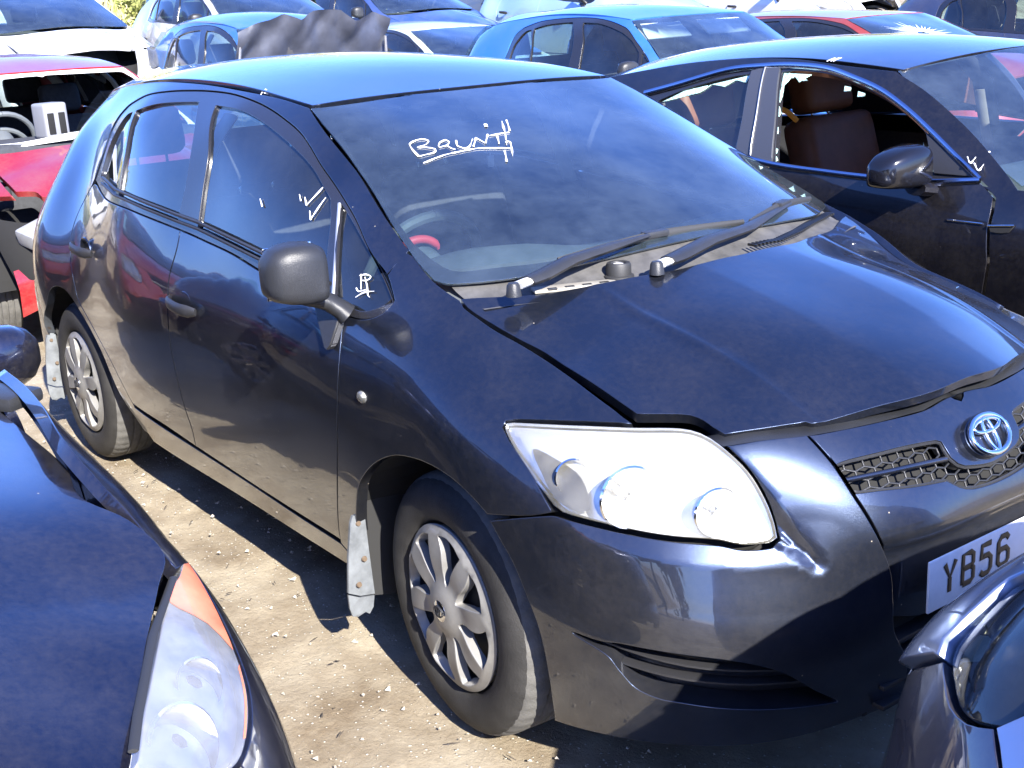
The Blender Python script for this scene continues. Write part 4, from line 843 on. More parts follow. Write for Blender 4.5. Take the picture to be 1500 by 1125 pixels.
def build_hatch_cabin(car):
    # dashboard
    V = []; F = []; ys = np.linspace(-.70, .70, 25)
    prof = [(.02, .99), (-.15, 1.015), (-.30, 1.01), (-.45, .985), (-.56, .94), (-.60, .86), (-.55, .70), (-.40, .55)]
    for y in ys:
        bump = .045*math.exp(-((y+.36)/.20)**2)
        for x, z in prof: V.append((x-.10*(abs(y)/.7)**2, y, z+bump*(1 if -.5 < x < -.2 else .3)))
    m = len(prof)
    for i in range(len(ys)-1):
        for k in range(m-1): F.append((i*m+k, (i+1)*m+k, (i+1)*m+k+1, i*m+k+1))
    mesh('dashboard', V, F, M_DASH, car, smooth=True)
    steering_wheel(car, -.72, -.36, .93)
    for y in (-.36, .36): seat(car, -1.32, y, .30)
    seat(car, -2.22, 0, .34, 1.25, bench=True, name='rear_seat')
    # inner trim: pillars, roof lining, door cards
    for s in (-1, 1):
        for nm, u, z0, z1, w in (('b_pillar_trim', -1.42, 1.02, 1.40, .09), ('c_pillar_trim', -2.42, 1.12, 1.36, .20)):
            q = BODY.P([u]*6, np.linspace(z0, z1, 6))-BODY.N([u]*6, np.linspace(z0, z1, 6))*.05
            tube('pillar_trim', q*[1, -s, 1], w/2, M_TRIM, car, 8, flat=(1, .3), up=(1, 0, 0))
        panel('door_card', BODY, [(-.45, .45, 1), (-.45, .90, 1), (-1.3, .965), (-2.2, 1.0, 1), (-2.2, .45, 1)], M_SEAT, car, off=-.10, flange=0, step=.12, mirror=s > 0)
    panel('headlining', ROOFS, mirror_half([(-2.85, 0), (-1.02, 0), (-1.02, -.45, 1), (-2.0, -.5), (-2.85, -.42, 1)], 1, 0), M_TRIM, car, off=-.045, flange=0, step=.12)
    lathe('parcel_shelf', [(0, 0), (.1, 0)], M_SEAT, car, 8, M=Matrix.Translation((-2.7, 0, 1.0)))
    box('load_cover', (.60, 1.2, .02), (-2.82, 0, 1.02), M_SEAT, car, bevel=.004)
    # rear-view mirror with a hanging tag
    m = box('interior_mirror', (.03, .23, .07), (-.88, -.02, 1.285), M_BLACKP, car, bevel=.012, rot=(0, math.radians(8), math.radians(8)))
    tube('mirror_stalk', [(-.87, 0, 1.31), (-.86, 0, 1.36)], .008, M_BLACKP, m, 6)
    tube('tag_string', [(-.855, -.01, 1.27), (-.85, -.012, 1.21)], .0015, M_WHITE, m, 5)
    box('hanging_tag', (.004, .022, .035), (-.85, -.012, 1.195), M_WHITE, m, bevel=.001)
    # red arc at the driver's side of the dash
    q = [Vector((-.385+.010*math.cos(t), -.575+.052*math.cos(t), 1.060+.036*math.sin(t))) for t in np.linspace(.15, 2.6, 12)]
    tube('red_arc', q, [.004, .008]+[.011]*8+[.008, .004], principled('arc_red', (.62, .05, .06), rough=.5), car, 8)
def build_writing(car):
    # white marker on the glass: strokes laid on the real surfaces
    def on(S, pts, off=.002):
        q = crspline_open(pts, .006); P = S.P(q[:, 0], q[:, 1]); n = S.N(q[:, 0], q[:, 1]); return list(P+n*off), list(n)
    for nm, S, strokes, w in WRITE:
        surf = {'wind': WINDS, 'body': BODY}[S]; parts = []
        for st in strokes:
            P, n = on(surf, st, .002 if S == 'wind' else (-.009 if nm != 'roof_scuff' else .003))
            parts.append(strip('s', P, w, None, nrm=[Vector(x) for x in n]))
        if nm in ('marker_ticks', 'marker_word'):
            for v, f in parts: mesh(nm.replace('ticks', 'tick').replace('word', 'letter_stroke'), v, f, M_WHITE, car)
        else:
            V, F = join_geo(parts); mesh(nm, V, F, M_WHITE, car)
    # paint scrape on the cant rail
    # raised lacquer seam between wing and pillar
def crspline_open(pts, step):
    P = [np.array(p, float) for p in pts]; out = []
    for i in range(len(P)-1):
        p0 = P[i-1] if i else 2*P[0]-P[1]; p1, p2 = P[i], P[i+1]; p3 = P[i+2] if i+2 < len(P) else 2*P[-1]-P[-2]
        m = max(1, int(np.linalg.norm(p2-p1)/step))
        for k in range(m):
            t = k/m; out.append(.5*((2*p1)+(p2-p0)*t+(2*p0-5*p1+4*p2-p3)*t*t+(3*p1-p0-3*p2+p3)*t**3))
    out.append(P[-1]); return np.array(out)
# ------------------------------------------------------------------ ground
def build_ground():
    def ax(lo, hi, a, b, st):
        mid = np.arange(a, b, st); L = [a]; s = st
        while L[-1] > lo: s *= 1.35; L.append(L[-1]-s)
        R = [b]; s = st
        while R[-1] < hi: s *= 1.35; R.append(R[-1]+s)
        return np.array(sorted(L[1:])+list(mid)+R)
    X = np.union1d(ax(-400, 400, -4.6, 1.6, .035), [-7.9, -8.2, -8.5, -8.8, -11.6, -12.0, -12.4, -12.8]); Y = ax(-400, 400, -1.9, 0.1, .035)
    rs = np.random.RandomState(4)
    def noise(x, y, f, seed):
        r = np.random.RandomState(seed); s = 0
        for k in range(7):
            a = r.uniform(0, 6.28); g = f*r.uniform(.6, 1.7); s = s+np.sin((x*math.cos(a)+y*math.sin(a))*g+r.uniform(0, 6.28))
        return s/7
    GX, GY = np.meshgrid(X, Y, indexing='ij')
    near = np.exp(-((np.maximum(0, np.abs(GX+1.5)-3.2))/1.0)**2-((np.maximum(0, np.abs(GY+.9)-1.0))/.6)**2)
    Z = near*(.010*noise(GX, GY, 4, 1)+.008*noise(GX, GY, 11, 2)+.006*noise(GX, GY, 30, 3)+.004*rs.rand(*GX.shape)-.014)
    Z = Z+.62*np.clip((-7.9-GX)/.9, 0, 1)+.55*np.clip((-11.6-GX)/1.2, 0, 1)      # the yard steps up towards the back
    V = np.stack([GX, GY, Z], -1).reshape(-1, 3); n, m = len(X), len(Y)
    i, j = np.meshgrid(np.arange(n-1), np.arange(m-1), indexing='ij'); k = (i*m+j).ravel()
    F = np.stack([k, k+m, k+m+1, k+1], 1)
    mt, t, out = newmat('packed_dirt')
    p = N(t, 'ShaderNodeBsdfPrincipled', Roughness=.95); p.inputs['Specular IOR Level'].default_value = .15; t.links.new(p.outputs[0], out.inputs[0])
    tc = N(t, 'ShaderNodeTexCoord')
    n1 = N(t, 'ShaderNodeTexNoise', Scale=2.2, Detail=10.0, Roughness=.7); t.links.new(tc.outputs['Object'], n1.inputs['Vector'])
    cr = N(t, 'ShaderNodeValToRGB'); e = cr.color_ramp.elements; e[0].position = .36; e[0].color = (.165, .128, .085, 1); e[1].position = .64; e[1].color = (.36, .312, .228, 1); t.links.new(n1.outputs[0], cr.inputs[0])
    vo = N(t, 'ShaderNodeTexVoronoi', Scale=85.0); t.links.new(tc.outputs['Object'], vo.inputs['Vector'])
    mr = N(t, 'ShaderNodeMapRange'); mr.inputs['From Min'].default_value = .18; mr.inputs['From Max'].default_value = .30; mr.inputs['To Min'].default_value = 1; mr.inputs['To Max'].default_value = 0; t.links.new(vo.outputs['Distance'], mr.inputs[0])
    sc = N(t, 'ShaderNodeSeparateColor'); t.links.new(vo.outputs['Color'], sc.inputs[0])
    gt = N(t, 'ShaderNodeMath'); gt.operation = 'GREATER_THAN'; gt.inputs[1].default_value = .8; t.links.new(sc.outputs[0], gt.inputs[0])
    ml = N(t, 'ShaderNodeMath'); ml.operation = 'MULTIPLY'; t.links.new(mr.outputs[0], ml.inputs[0]); t.links.new(gt.outputs[0], ml.inputs[1])
    mx = N(t, 'ShaderNodeMixRGB'); t.links.new(ml.outputs[0], mx.inputs[0]); t.links.new(cr.outputs[0], mx.inputs[1]); mx.inputs[2].default_value = (.50, .47, .41, 1)
    t.links.new(mx.outputs[0], p.inputs['Base Color'])
    n2 = N(t, 'ShaderNodeTexNoise', Scale=60.0, Detail=8.0, Roughness=.75); t.links.new(tc.outputs['Object'], n2.inputs['Vector'])
    ad = N(t, 'ShaderNodeMath'); t.links.new(n2.outputs[0], ad.inputs[0]); t.links.new(ml.outputs[0], ad.inputs[1])
    bp = N(t, 'ShaderNodeBump', Strength=.7, Distance=.012); t.links.new(ad.outputs[0], bp.inputs['Height']); t.links.new(bp.outputs[0], p.inputs['Normal'])
    g = mesh('ground', V, F, mt, smooth=True); g['kind'] = 'structure'
    # loose stones and bits of debris in the lane between the cars
    V = []; F = []
    for k in range(1700):
        x = rs.uniform(-4.5, 1.2); y = rs.uniform(-1.9, -.3); s = .0025+.009*rs.rand()**5
        b = len(V)
        for dx, dy, dz in ((1, 0, 0), (-.5, .8, 0), (-.5, -.8, 0), (.1, .1, .8)):
            V.append((x+s*(dx+rs.uniform(-.4, .4)), y+s*(dy+rs.uniform(-.4, .4)), s*dz-.002))
        F += [(b, b+1, b+3), (b+1, b+2, b+3), (b+2, b, b+3)]
    st = mesh('loose_stones', V, F, principled('stone', (.40, .36, .30), rough=.9, var=.3, var_scale=3)); tag(st, 'small pale stones scattered over the dirt lane', 'stones', kind='stuff')
    # dry twigs and dark crumbs of rubber
    V = []; F = []
    for k in range(170):
        x = rs.uniform(-3.6, 1.0); y = rs.uniform(-1.7, -.72); a = rs.uniform(0, 6.28); L = rs.uniform(.008, .035)
        v, f = tube_geo([(x, y, .004), (x+L*.5*math.cos(a)+.003, y+L*.5*math.sin(a), .006), (x+L*math.cos(a), y+L*math.sin(a)+.004, .003)], [.0012, .0020, .0008], 4)
        b = len(V); V += v; F += [tuple(i+b for i in q) for q in f]
    tw = mesh('twigs', V, F, principled('dark_twig', (.05, .04, .03), rough=.9)); tag(tw, 'dark twigs and rubber crumbs littering the dirt lane', 'twigs', kind='stuff')
# ================================================================== neighbours
def xf(o, src_mat, dst_mat):
    for i, m in enumerate(o.data.materials):
        if m == src_mat: o.data.materials[i] = dst_mat
def variant(src, name, label, loc, rz=0, xmap=None, zmap=None, ys=1.0, paint_mat=None, drop=(), group=None, cat='car', glass_mat=None, screen_mat=None):
    """a car of the same build reshaped part by part (length, height, width), with its own paint"""
    root = thing(name, label, cat, group, loc, rz)
    xa, xb = (np.array(xmap).T if xmap else (None, None)); za, zb = (np.array(zmap).T if zmap else (None, None))
    def ip(v, a, b):   # piecewise map with straight continuation at both ends
        r = np.interp(v, a, b); r = np.where(v < a[0], b[0]+(v-a[0]), r); return np.where(v > a[-1], b[-1]+(v-a[-1]), r)
    def cp(o, parent, depth):
        base = o.name.split('.')[0]
        if base in drop: return
        c = o.copy(); COL.objects.link(c); c.parent = parent; c.name = base
        c.data = o.data.copy(); me = c.data; n = len(me.vertices)
        co = np.empty(n*3, np.float32); me.vertices.foreach_get('co', co); co = co.reshape(-1, 3)
        if base in ('tyre', 'wheel', 'wheel_cover', 'centre_cap', 'cap_emblem'):
            ax = 0.0 if co[:, 0].mean() > -1 else -2.6
            if xmap: co[:, 0] += float(ip(np.array([ax]), xa, xb)[0])-ax
        else:
            if xmap: co[:, 0] = ip(co[:, 0], xa, xb)
            if zmap: co[:, 2] = ip(co[:, 2], za, zb)
        co[:, 1] *= ys
        me.vertices.foreach_set('co', co.ravel()); me.update()
        if paint_mat: xf(c, M_NAVY, paint_mat)
        if glass_mat: xf(c, M_GLASS, glass_mat)
        if screen_mat: xf(c, M_SCREEN, screen_mat)
        for ch in list(o.children): cp(ch, c, depth+1)
    for ch in list(src.children): cp(ch, root, 1)
    return root
WRITING = ('marker_letter_stroke', 'marker_dot', 'marker_tick', 'marker_scribble', 'paint_scuff', 'red_arc', 'spindle_link')
SMALL = WRITING+('inlet_slot', 'tray_hole', 'bulkhead_tray', 'washer_cap', 'cap_top', 'screw', 'torn_flap_end', 'flap_plate', 'mud_flap', 'grille_mesh', 'grille_bar', 'grille_surround', 'badge', 'badge_plinth', 'plate_letters', 'number_plate', 'cap_emblem', 'mirror_stalk', 'intake_slat', 'slam_panel', 'grille_slat', 'belt_strip', 'handle_recess', 'headrest_post', 'lamp_bulb', 'bonnet_inner', 'door_card', 'blade_clip', 'wiper_spindle')
# ------------------------------------------------------------------ navy car, near left
def build_near_left(src):
    pm = paint('deep_blue_lacquer', (.014, .018, .044), metal=.85, rough=.30, dust=.04)
    car = variant(src, 'navy_saloon', 'navy blue car in the bottom left corner with a long amber-tipped headlamp', (.38, -2.39, 0),
                  xmap=[(-3.4, -3.7), (-.95, -1.45), (-.17, -.72), (0, 0), (.9, .9)], zmap=[(0, 0), (.93, .93), (1.51, 1.44)], paint_mat=pm,
                  drop=WRITING+('front_wing', 'bonnet', 'bonnet_inner', 'headlamp', 'front_bumper', 'door_mirror', 'front_panel', 'number_plate', 'slam_panel', 'scuttle_panel', 'mud_flap', 'lower_grille', 'wiper_arm', 'dashboard'))
    lamp = NL['lamp']; inner = lamp[12:][1:]
    ARCH = [(.42*math.cos(t), .262+.42*math.sin(t)) for t in np.linspace(math.radians(4), math.radians(176), 15)]
    mr = lambda L: L
    for mir in (True, False):
        K = dict(mirror=mir)
        shut = [(-.70, 1.0, 1), (-.40, 1.0), (-.18, .992), (-.05, .952), (.03, .898), (.10, .850, 1)]
        wing = shut+[(.0417, .8195), (.0925, .8183), (.1343, .8035), (.1820, .7877), (.2255, .7730), (.2643, .7585), (.3027, .7479), (.3413, .7412), (.3803, .7412, 1)]+[(.40, .58), (.42, .46)]+ARCH+[(-.42, .25, 1), (-.46, .25, 1), (-.50, .6), (-.62, .93, 1)]
        panel('front_wing', BODY, wing, pm, car, flange=.02, gap=.002, **K)
        L = panel('headlamp', BODY, lamp, M_LENS2, car, gap=.004, roll=.004, flange=.02, step=.018, **K)
        panel('lamp_housing', BODY, lamp, M_LAMPWHITE, L, off=-.022, gap=.002, flange=0, step=.03, **K)
        # amber indicator at the tip and along the outer edge
        panel('indicator', BODY, [(.045, .826, 1), (.10, .8155), (.17, .794), (.225, .780), (.20, .815), (.185, .850), (.10, .848), (.075, .844, 1)], M_AMBER2, L, off=.0012, gap=.003, flange=0, step=.02, **K)
        panel('amber_strip', BODY, [(.24, .773, 1), (.29, .757), (.345, .745, 1), (.35, .750, 1), (.29, .763), (.25, .776, 1)], M_AMBER2, L, off=.001, gap=0, flange=0, step=.02, **K)
        for (u, v, r) in ((.40, .80, .050), (.30, .805, .036)):
            s = 1 if mir else -1
            c0 = BODY.P(u, v)[0]*[1, s*-1, 1]; n0 = BODY.N(u, v)[0]*[1, s*-1, 1]
            Q = Vector((.75, .3*s, .35)).normalized().to_track_quat('Y', 'Z').to_matrix().to_4x4(); Q.translation = Vector(c0)-Vector(n0)*.014
            lathe('lamp_bowl', [(.004, -.04), (r*.5, -.033), (r*.85, -.016), (r, 0), (r*1.07, -.003)], M_LAMPBODY, L, 26, M=Q)
            lathe('lamp_bulb', [(0, -.008), (.012, -.012), (.016, -.02), (.016, -.04)], M_STEEL, L, 14, M=Q)
        # black filler strip between bonnet and lamp
        st = [(u, v+.008) for u, v, *r in lamp[12:]]
        st = [(.47, .848)]+st[1:-1]+[(.125, .857)]
        st = [(u, v-.005) for u, v in st]
        q = BODY.P([a for a, b in st], [b for a, b in st])*[1, -1 if mir else 1, 1]
        tube('lamp_seal', q, .0065, M_RUBBER, car, 8, flat=(.5, 1.0))
        panel('front_bumper', BODY, [(.3803, .7412, 1), (.4327, .7640), (.4824, .7985), (.4874, .8369, 1), (.56, .815), (.70, .79), (.9425, .765, 1), (.9425, .22, 1), (.42, .22, 1), (.42, .46), (.40, .58)], pm, car, flange=.02, **K)
        build_mirror_sport(car, 1 if mir else -1, pm)
    # bonnet
    edge = [BODY.P(u, v)[0] for u, v in [(.03, .898), (.10, .852), (.159, .8518), (.267, .8517), (.3614, .850), (.4205, .8476), (.4874, .8369), (.56, .82)]]
    half = [(.815, 0), (.80, -.25), (.74, -.46)]+[(p[0], p[1]+.012) for p in edge[::-1]]+[(-.05, -.715), (-.18, -.735), (-.40, -.73), (-.64, -.72, 1), (-.50, -.40), (-.44, 0)]
    b = panel('bonnet', Flatter(HOODS, -.012), mirror_half(half, 1, 0), pm, car, flange=.02, gap=.001, step=.03)
    sc = [(x, y, .965) for x, y in ((-.50, 0), (-.52, -.3), (-.62, -.6), (-.70, -.74))]
    V = []; F = []
    for y in np.linspace(-.74, .74, 21):
        a = abs(y); x = np.interp(a, [0, .3, .6, .74], [-.44, -.49, -.61, -.66]); z = HOODS.P(max(x, -.3), y)[0][2]-.03
        V += [(x+.03, y, z), (x-.06, y, z-.01), (x-.16, y, z+.01)]
    for i in range(20):
        for k in range(2): F.append((3*i+k, 3*i+k+1, 3*i+4+k, 3*i+3+k))
    mesh('scuttle_panel', V, F, M_GREYP, car, smooth=True)
    for s in (-1, 1):
        box('scuttle_corner', (.14, .09, .03), (-.60, s*.745, .972), M_GREYP, car, rot=(0, 0, s*.5), bevel=.012)
    return car
class Flatter(Surface):
    sign = 1.0
    def __init__(self, S, dz): self.S = S; self.dz = dz
    def P(self, u, v):
        u = np.atleast_1d(np.asarray(u, float)); v = np.atleast_1d(np.asarray(v, float)); m = np.maximum(u, -.02+0*u)
        t = np.clip(np.abs(v)-.60, 0, 1); m = np.maximum(m, .04-.0*t)
        w = .06; m = u+w*np.log1p(np.exp(np.clip((.04-u)/w, -30, 30)))
        p = self.S.P(m, v); p[:, 2] += self.dz+.055*(m-u); p[:, 0] = u
        return p
class Shifted(Surface):
    sign = 1.0
    def __init__(self, S, dz): self.S = S; self.dz = dz
    def P(self, u, v):
        p = self.S.P(u, v); p[:, 2] += self.dz; return p
def build_mirror_sport(car, s, pm):
    rows = [(.80, .045, .035), (.82, .060, .058), (.87, .074, .074), (.93, .080, .080), (.985, .076, .074), (1.02, .060, .058), (1.04, .035, .034), (1.047, .01, .01)]
    V = []; F = []; n = 24
    for y, rx, rz in rows:
        for k in range(n):
            t = 2*math.pi*k/n; c, q = math.cos(t), math.sin(t); ce = math.copysign(abs(c)**.7, c); se = math.copysign(abs(q)**.7, q)
            V.append((MIR[0]+(rx*ce if ce > 0 else rx*.5*ce)-.10*(y-.8), s*(y+MIR[1]), MIR[2]+rz*se))
    for i in range(len(rows)-1):
        for k in range(n): F.append((i*n+k, i*n+(k+1) % n, (i+1)*n+(k+1) % n, (i+1)*n+k))
    F.append(tuple(range(n))); F.append(tuple((len(rows)-1)*n+k for k in range(n)))
    h = mesh('door_mirror', V, F, pm, car, angle=50)
    P = [(MIR[0]+.060-.10*(y-.8), s*(y+MIR[1]), MIR[2]-.045) for y in np.linspace(.84, .99, 8)]
    tube('mirror_trim', P, [.004]+[.010]*6+[.004], M_CHROME, h, 8, flat=(.6, 1))
    tube('mirror_arm', [(MIR[0]+.03, s*(.74+MIR[1]), MIR[2]-.075), (MIR[0], s*(.84+MIR[1]), MIR[2]-.06)], .03, M_GREYP, h, 8)
MIR = (-1.18, -.06, .905)
M_LENS2 = glass('clear_lamp_lens', tint=(.97, .97, .96), dust=.20, dust_col=(.80, .80, .78))
M_LAMPWHITE = principled('lamp_inner_white', (.82, .82, .82), rough=.25, metal=.15)
M_AMBER2 = principled('faded_amber', (.72, .20, .10), rough=.3, coat=.4, var=.25, var_scale=14)
# ------------------------------------------------------------------ nose of the car at the bottom right
def build_near_right(src):
    pm = paint('silver_blue_lacquer', (.22, .26, .36), metal=.75, rough=.34, dust=.04)
    car = variant(src, 'silver_blue_hatchback', 'silver blue car with a dark bumper nosing in at the bottom right corner', (2.05, -.40, 0), math.pi,
                  zmap=[(0, 0), (.80, .80), (1.05, 1.10), (1.51, 1.50)], paint_mat=pm,
                  drop=WRITING+('front_wing', 'bonnet', 'bonnet_inner', 'headlamp', 'front_bumper', 'front_panel', 'number_plate', 'slam_panel', 'mud_flap', 'door_mirror', 'scuttle_panel', 'wiper_arm'))
    ARCH = [(.42*math.cos(t), .262+.42*math.sin(t)) for t in np.linspace(math.radians(8), math.radians(176), 15)]
    for mir in (True, False):
        K = dict(mirror=mir)
        brl = BR['lamp'][:4]+[(.6590, .8454), (.655, .866), (.60, .900)]+BR['lamp'][7:]
        low = [(.4275, .8064, 1), (.4567, .7880), (.4922, .7793), (.5255, .7802), (.5739, .7772, 1)]
        panel('front_bumper', BODY, [(.42, .22, 1), (.9425, .22, 1), (.9425, .655, 1), (.80, .648), (.6957, .649, 1), (.6449, .7044), (.5739, .7772, 1)]+low[:-1][::-1]+[(.385, .7873, 1), (.38, .66), (.41, .45)], M_BUMP, car, flange=.03, gap=.003, **K)
        lip = [(.6957, .652, 1), (.80, .651), (.9425, .658, 1), (.9425, .80, 1), (.80, .865), (.70, .905), (.60, .945), (.53, .940, 1), (.5406, .9216, 1), (.60, .903), (.659, .868), (.6625, .8454), (.6340, .8268), (.6146, .8056), (.6022, .7841), (.5739, .7800, 1), (.6449, .7074)]
        panel('nose_panel', BODY, lip, pm, car, off=lambda u, v: .003+.018*np.clip((.87-v)/.2, 0, 1), flange=.04, gap=.003, roll=.004, **K)
        L = panel('headlamp', BODY, brl, M_LENSDK, car, gap=.004, flange=.03, roll=.004, step=.02, off=-.008, **K)
        panel('lamp_housing', BODY, brl, M_FRAME, L, off=-.05, gap=.004, flange=0, step=.03, **K)
        panel('side_reflector', BODY, [(.578, .782, 1), (.60, .787), (.612, .808, 1), (.575, .830), (.545, .815, 1)], M_PALEREF, L, off=-.020, gap=0, flange=0, step=.02, **K)
        wing = [(.385, .7873, 1), (.4275, .8064, 1), (.4184, .8315), (.4455, .8858), (.5406, .9186, 1), (.40, .95), (.2, 1.0), (-.05, 1.05), (-.30, 1.05, 1), (-.40, .95), (-.40, .6), (-.42, .25, 1)]+ARCH[::-1]+[(.41, .45), (.38, .66)]
        panel('front_wing', BODY, wing, pm, car, flange=.02, gap=.003, **K)
    half = [(.60, 0), (.56, -.22), (.47, -.38), (.35, -.49), (.20, -.57), (0, -.64), (-.08, -.65, 1), (.05, -.35), (.13, 0)]
    panel('bonnet', Shifted(HOODS, .035), mirror_half(half, 1, 0), pm, car, flange=.03, gap=0)
    return car
M_LENSDK = glass('smoked_lamp_lens', tint=(.45, .46, .42), dust=.03)
M_PALEREF = principled('pale_reflector', (.62, .63, .56), rough=.35, bump=.4, bump_scale=150)
M_BUMP = paint('dusty_bumper_lacquer', (.020, .020, .040), metal=.5, rough=.42, dust=.08)
# ------------------------------------------------------------------ black saloon with the smashed side windows
def build_saloon(src):
    S = Side(Field(BM_SIDE, su=.75, lam=3e-4))
    Wn = Front(Field([(y, z, x) for y, z, x in ((.62, 1.335, -1.25), (0, 1.385, -1.16), (.79, 1.01, -.66), (0, 1.03, -.44), (.715, 1.17, -.97), (0, 1.21, -.83), (-.62, 1.335, -1.25), (-.79, 1.01, -.66), (-.715, 1.17, -.97))], lam=1e-5))
    Rf = Height(Field([(-1.19, 0, 1.387), (-1.26, .615, 1.345), (-1.7, 0, 1.435), (-1.7, .58, 1.385), (-2.2, 0, 1.435), (-2.2, .58, 1.375), (-2.8, 0, 1.39), (-2.8, .57, 1.30), (-3.3, 0, 1.28), (-3.3, .55, 1.17), (-1.5, .35, 1.405), (-2.2, .35, 1.415)], mirror_v=True, lam=1e-5))
    pm = paint('black_lacquer', (.006, .006, .010), metal=.5, rough=.30, dust=.03, coat_ior=1.55)
    car = thing('black_saloon', 'black saloon with smashed side windows and tan leather seats', 'car', loc=(.65, 2.22, 0))
    roof = [(-3.3, 0), (-1.185, 0), (-1.21, -.35), (-1.245, -.605, 1), (-1.45, -.60), (-1.75, -.585), (-2.2, -.58), (-2.8, -.565), (-3.25, -.54, 1)]
    panel('roof', Rf, mirror_half(roof, 1, 0), pm, car, flange=.01, gap=0, step=.06)
    ap = BM['apil_in']
    for mir in (False, True):
        K = dict(mirror=mir); s = 1 if mir else -1
        top = [(-1.2316, 1.3445, 1), (-1.45, 1.362), (-1.75, 1.385), (-2.2, 1.376), (-2.8, 1.30), (-3.25, 1.18, 1)]
        side = [BM['frame'][i] for i in range(0, 12)]
        fr = side+[(-.70, .985, 1), (-.62, .99), (-.6707, 1.0334, 1)]+[p[:2] for p in ap[-2:0:-1]]+[top[0]]+top[1:]+[(-3.4, 1.05, 1), (-3.4, .98), (-3.0, 1.0, 1)]
        sf = panel('side_frame', S, fr, pm, car, flange=.015, step=.035, **K)
        panel('front_door', S, BM['door'], pm, car, flange=.02, step=.04, **K)
        panel('rear_door', S, [(-1.635, 1.010, 1), (-1.94, .7), (-1.96, .3, 1), (-2.75, .3, 1), (-3.0, .7), (-3.0, 1.0, 1), (-2.3, 1.03)], pm, car, flange=.02, step=.06, **K)
        panel('front_wing', S, [(-.76, 1.005, 1), (-.692, .972), (-.684, .932), (-.682, .887), (-.666, .776, 1), (-.71, .3, 1), (-.42, .25, 1), (-.40, .5), (-.25, .66), (0, .70), (.25, .66), (.40, .45), (.42, .25, 1), (.75, .25, 1), (.80, .75, 1), (.4, .9), (-.1, .985), (-.55, 1.0)], pm, car, flange=.02, step=.04, **K)
        panel('rear_wing', S, [(-3.0, 1.0, 1), (-3.01, .7), (-2.76, .3, 1), (-3.9, .3, 1), (-3.9, .98, 1), (-3.4, .985)], pm, car, flange=.02, step=.08, **K)
        wf = panel('window_frame', S, BM['frame'], M_FRAME, car, holes=[BM['win_f'], BM['win_r']], off=-.006, flange=.015, hole_flange=.025, gap=.001, step=.03, **K)
        panel('window_sail', S, BM['sail'], M_BLACKP, wf, off=.002, flange=.01, gap=0, **K)
        panel('door_pillar', S, BM['pil'], M_PIL, wf, off=.003, flange=.01, gap=0, **K)
        def curve(nm, pts, r, m, off=.004, flat=None, par=wf):
            q = crspline_open([p[:2] for p in pts], .03); P = S.P(q[:, 0], q[:, 1])+S.N(q[:, 0], q[:, 1])*off
            return tube(nm, P*[1, -s, 1], r, m, par, 8, flat=flat)
        curve('window_trim', BM['chrome'], .013, M_CHROMEB, flat=(1, .5))
        curve('belt_trim', BM['belt'], .012, M_CHROMEB, flat=(1, .5))
        curve('pillar_gap', BM['pilline'], .003, M_ALU, .006)
        curve('door_line', BM['dline'], .003, M_CHROME, .003, par=car)
        panel('wing_vent', S, BM['vent'], M_DARK, car, off=.004, flange=.006, gap=0, **K)
        curve('vent_trim', [BM['vent'][0], BM['vent'][1]], .003, M_CHROME, .006, par=car)
        panel('rear_door_glass', S, BM['win_r'], M_GLASS, car, off=-.016, gap=-.004, flange=0, step=.06, **K)
        if not mir:
            for k in (1, 2, 3, 4):
                panel('glass_shard', S, [tuple(p)+(1,) for p in BM['shard%d' % k]], M_SHARD, wf, off=-.012, gap=0, roll=0, flange=.004, step=.03)
            rs = random.Random(3)
            for k in range(14):
                t = k/13; i = 3+t*6.5; a = int(i); f = i-a; c = BM['chrome']
                u = c[a][0]*(1-f)+c[a+1][0]*f-.012; v = c[a][1]*(1-f)+c[a+1][1]*f-.020-rs.random()*.006
                if rs.random() < .65: panel('glass_shard', S, [(u+rs.uniform(-1, 1)*.018, v+rs.uniform(-1, 1)*.012, 1) for _ in range(1)]+[(u-.02, v+.006, 1), (u-.012, v-.012, 1), (u+.014, v-.010, 1)], M_SHARD, wf, off=-.012, gap=0, roll=0, flange=.004, step=.05)
        # mirror with a rounded shell
        rows = [(.895, .045, .045, .004), (.905, .068, .066, .004), (.94, .078, .074, .004), (1.00, .078, .069, .002), (1.06, .068, .056, -.003), (1.09, .050, .040, -.008), (1.10, .016, .016, -.010)]
        V = []; F = []; n = 24
        for y, rx, rz, dz in rows:
            for k in range(n):
                t = 2*math.pi*k/n; c, q = math.cos(t), math.sin(t); ce = math.copysign(abs(c)**.5, c); se = math.copysign(abs(q)**.5, q)
                V.append((BMM[0]+(rx*ce if ce > 0 else rx*.6*ce)-.12*(y-.9), s*(y+BMM[1]), BMM[2]+rz*se*(1.1 if se > 0 else .8)+dz))
        for i in range(len(rows)-1):
            for k in range(n): F.append((i*n+k, i*n+(k+1) % n, (i+1)*n+(k+1) % n, (i+1)*n+k))
        F.append(tuple(range(n))); F.append(tuple((len(rows)-1)*n+k for k in range(n)))
        h = mesh('door_mirror', V, F, M_MIRB, car, angle=50)
        tube('mirror_arm', [(BMM[0]+.03, s*(.84), BMM[2]-.075), (BMM[0]+.02, s*(.93+BMM[1]), BMM[2]-.06)], .035, pm, h, 10, flat=(.7, 1.3))
        seat(car, -2.02, s*.40, .28, .54, M_TAN, head=M_TAN, hs=1.25)
    wh = mirror_half([(-.79, 1.005, 1), (-.715, 1.17), (-.615, 1.342, 1), (-.3, 1.372), (0, 1.386), (0, 1.03), (-.45, 1.02)], 0, 0)
    panel('windscreen', Wn, wh, M_SCREEN, car, flange=.004, gap=.001, step=.07)
    seat(car, -2.92, 0, .30, 1.25, M_TAN, bench=True, head=M_TAN, name='rear_seat')
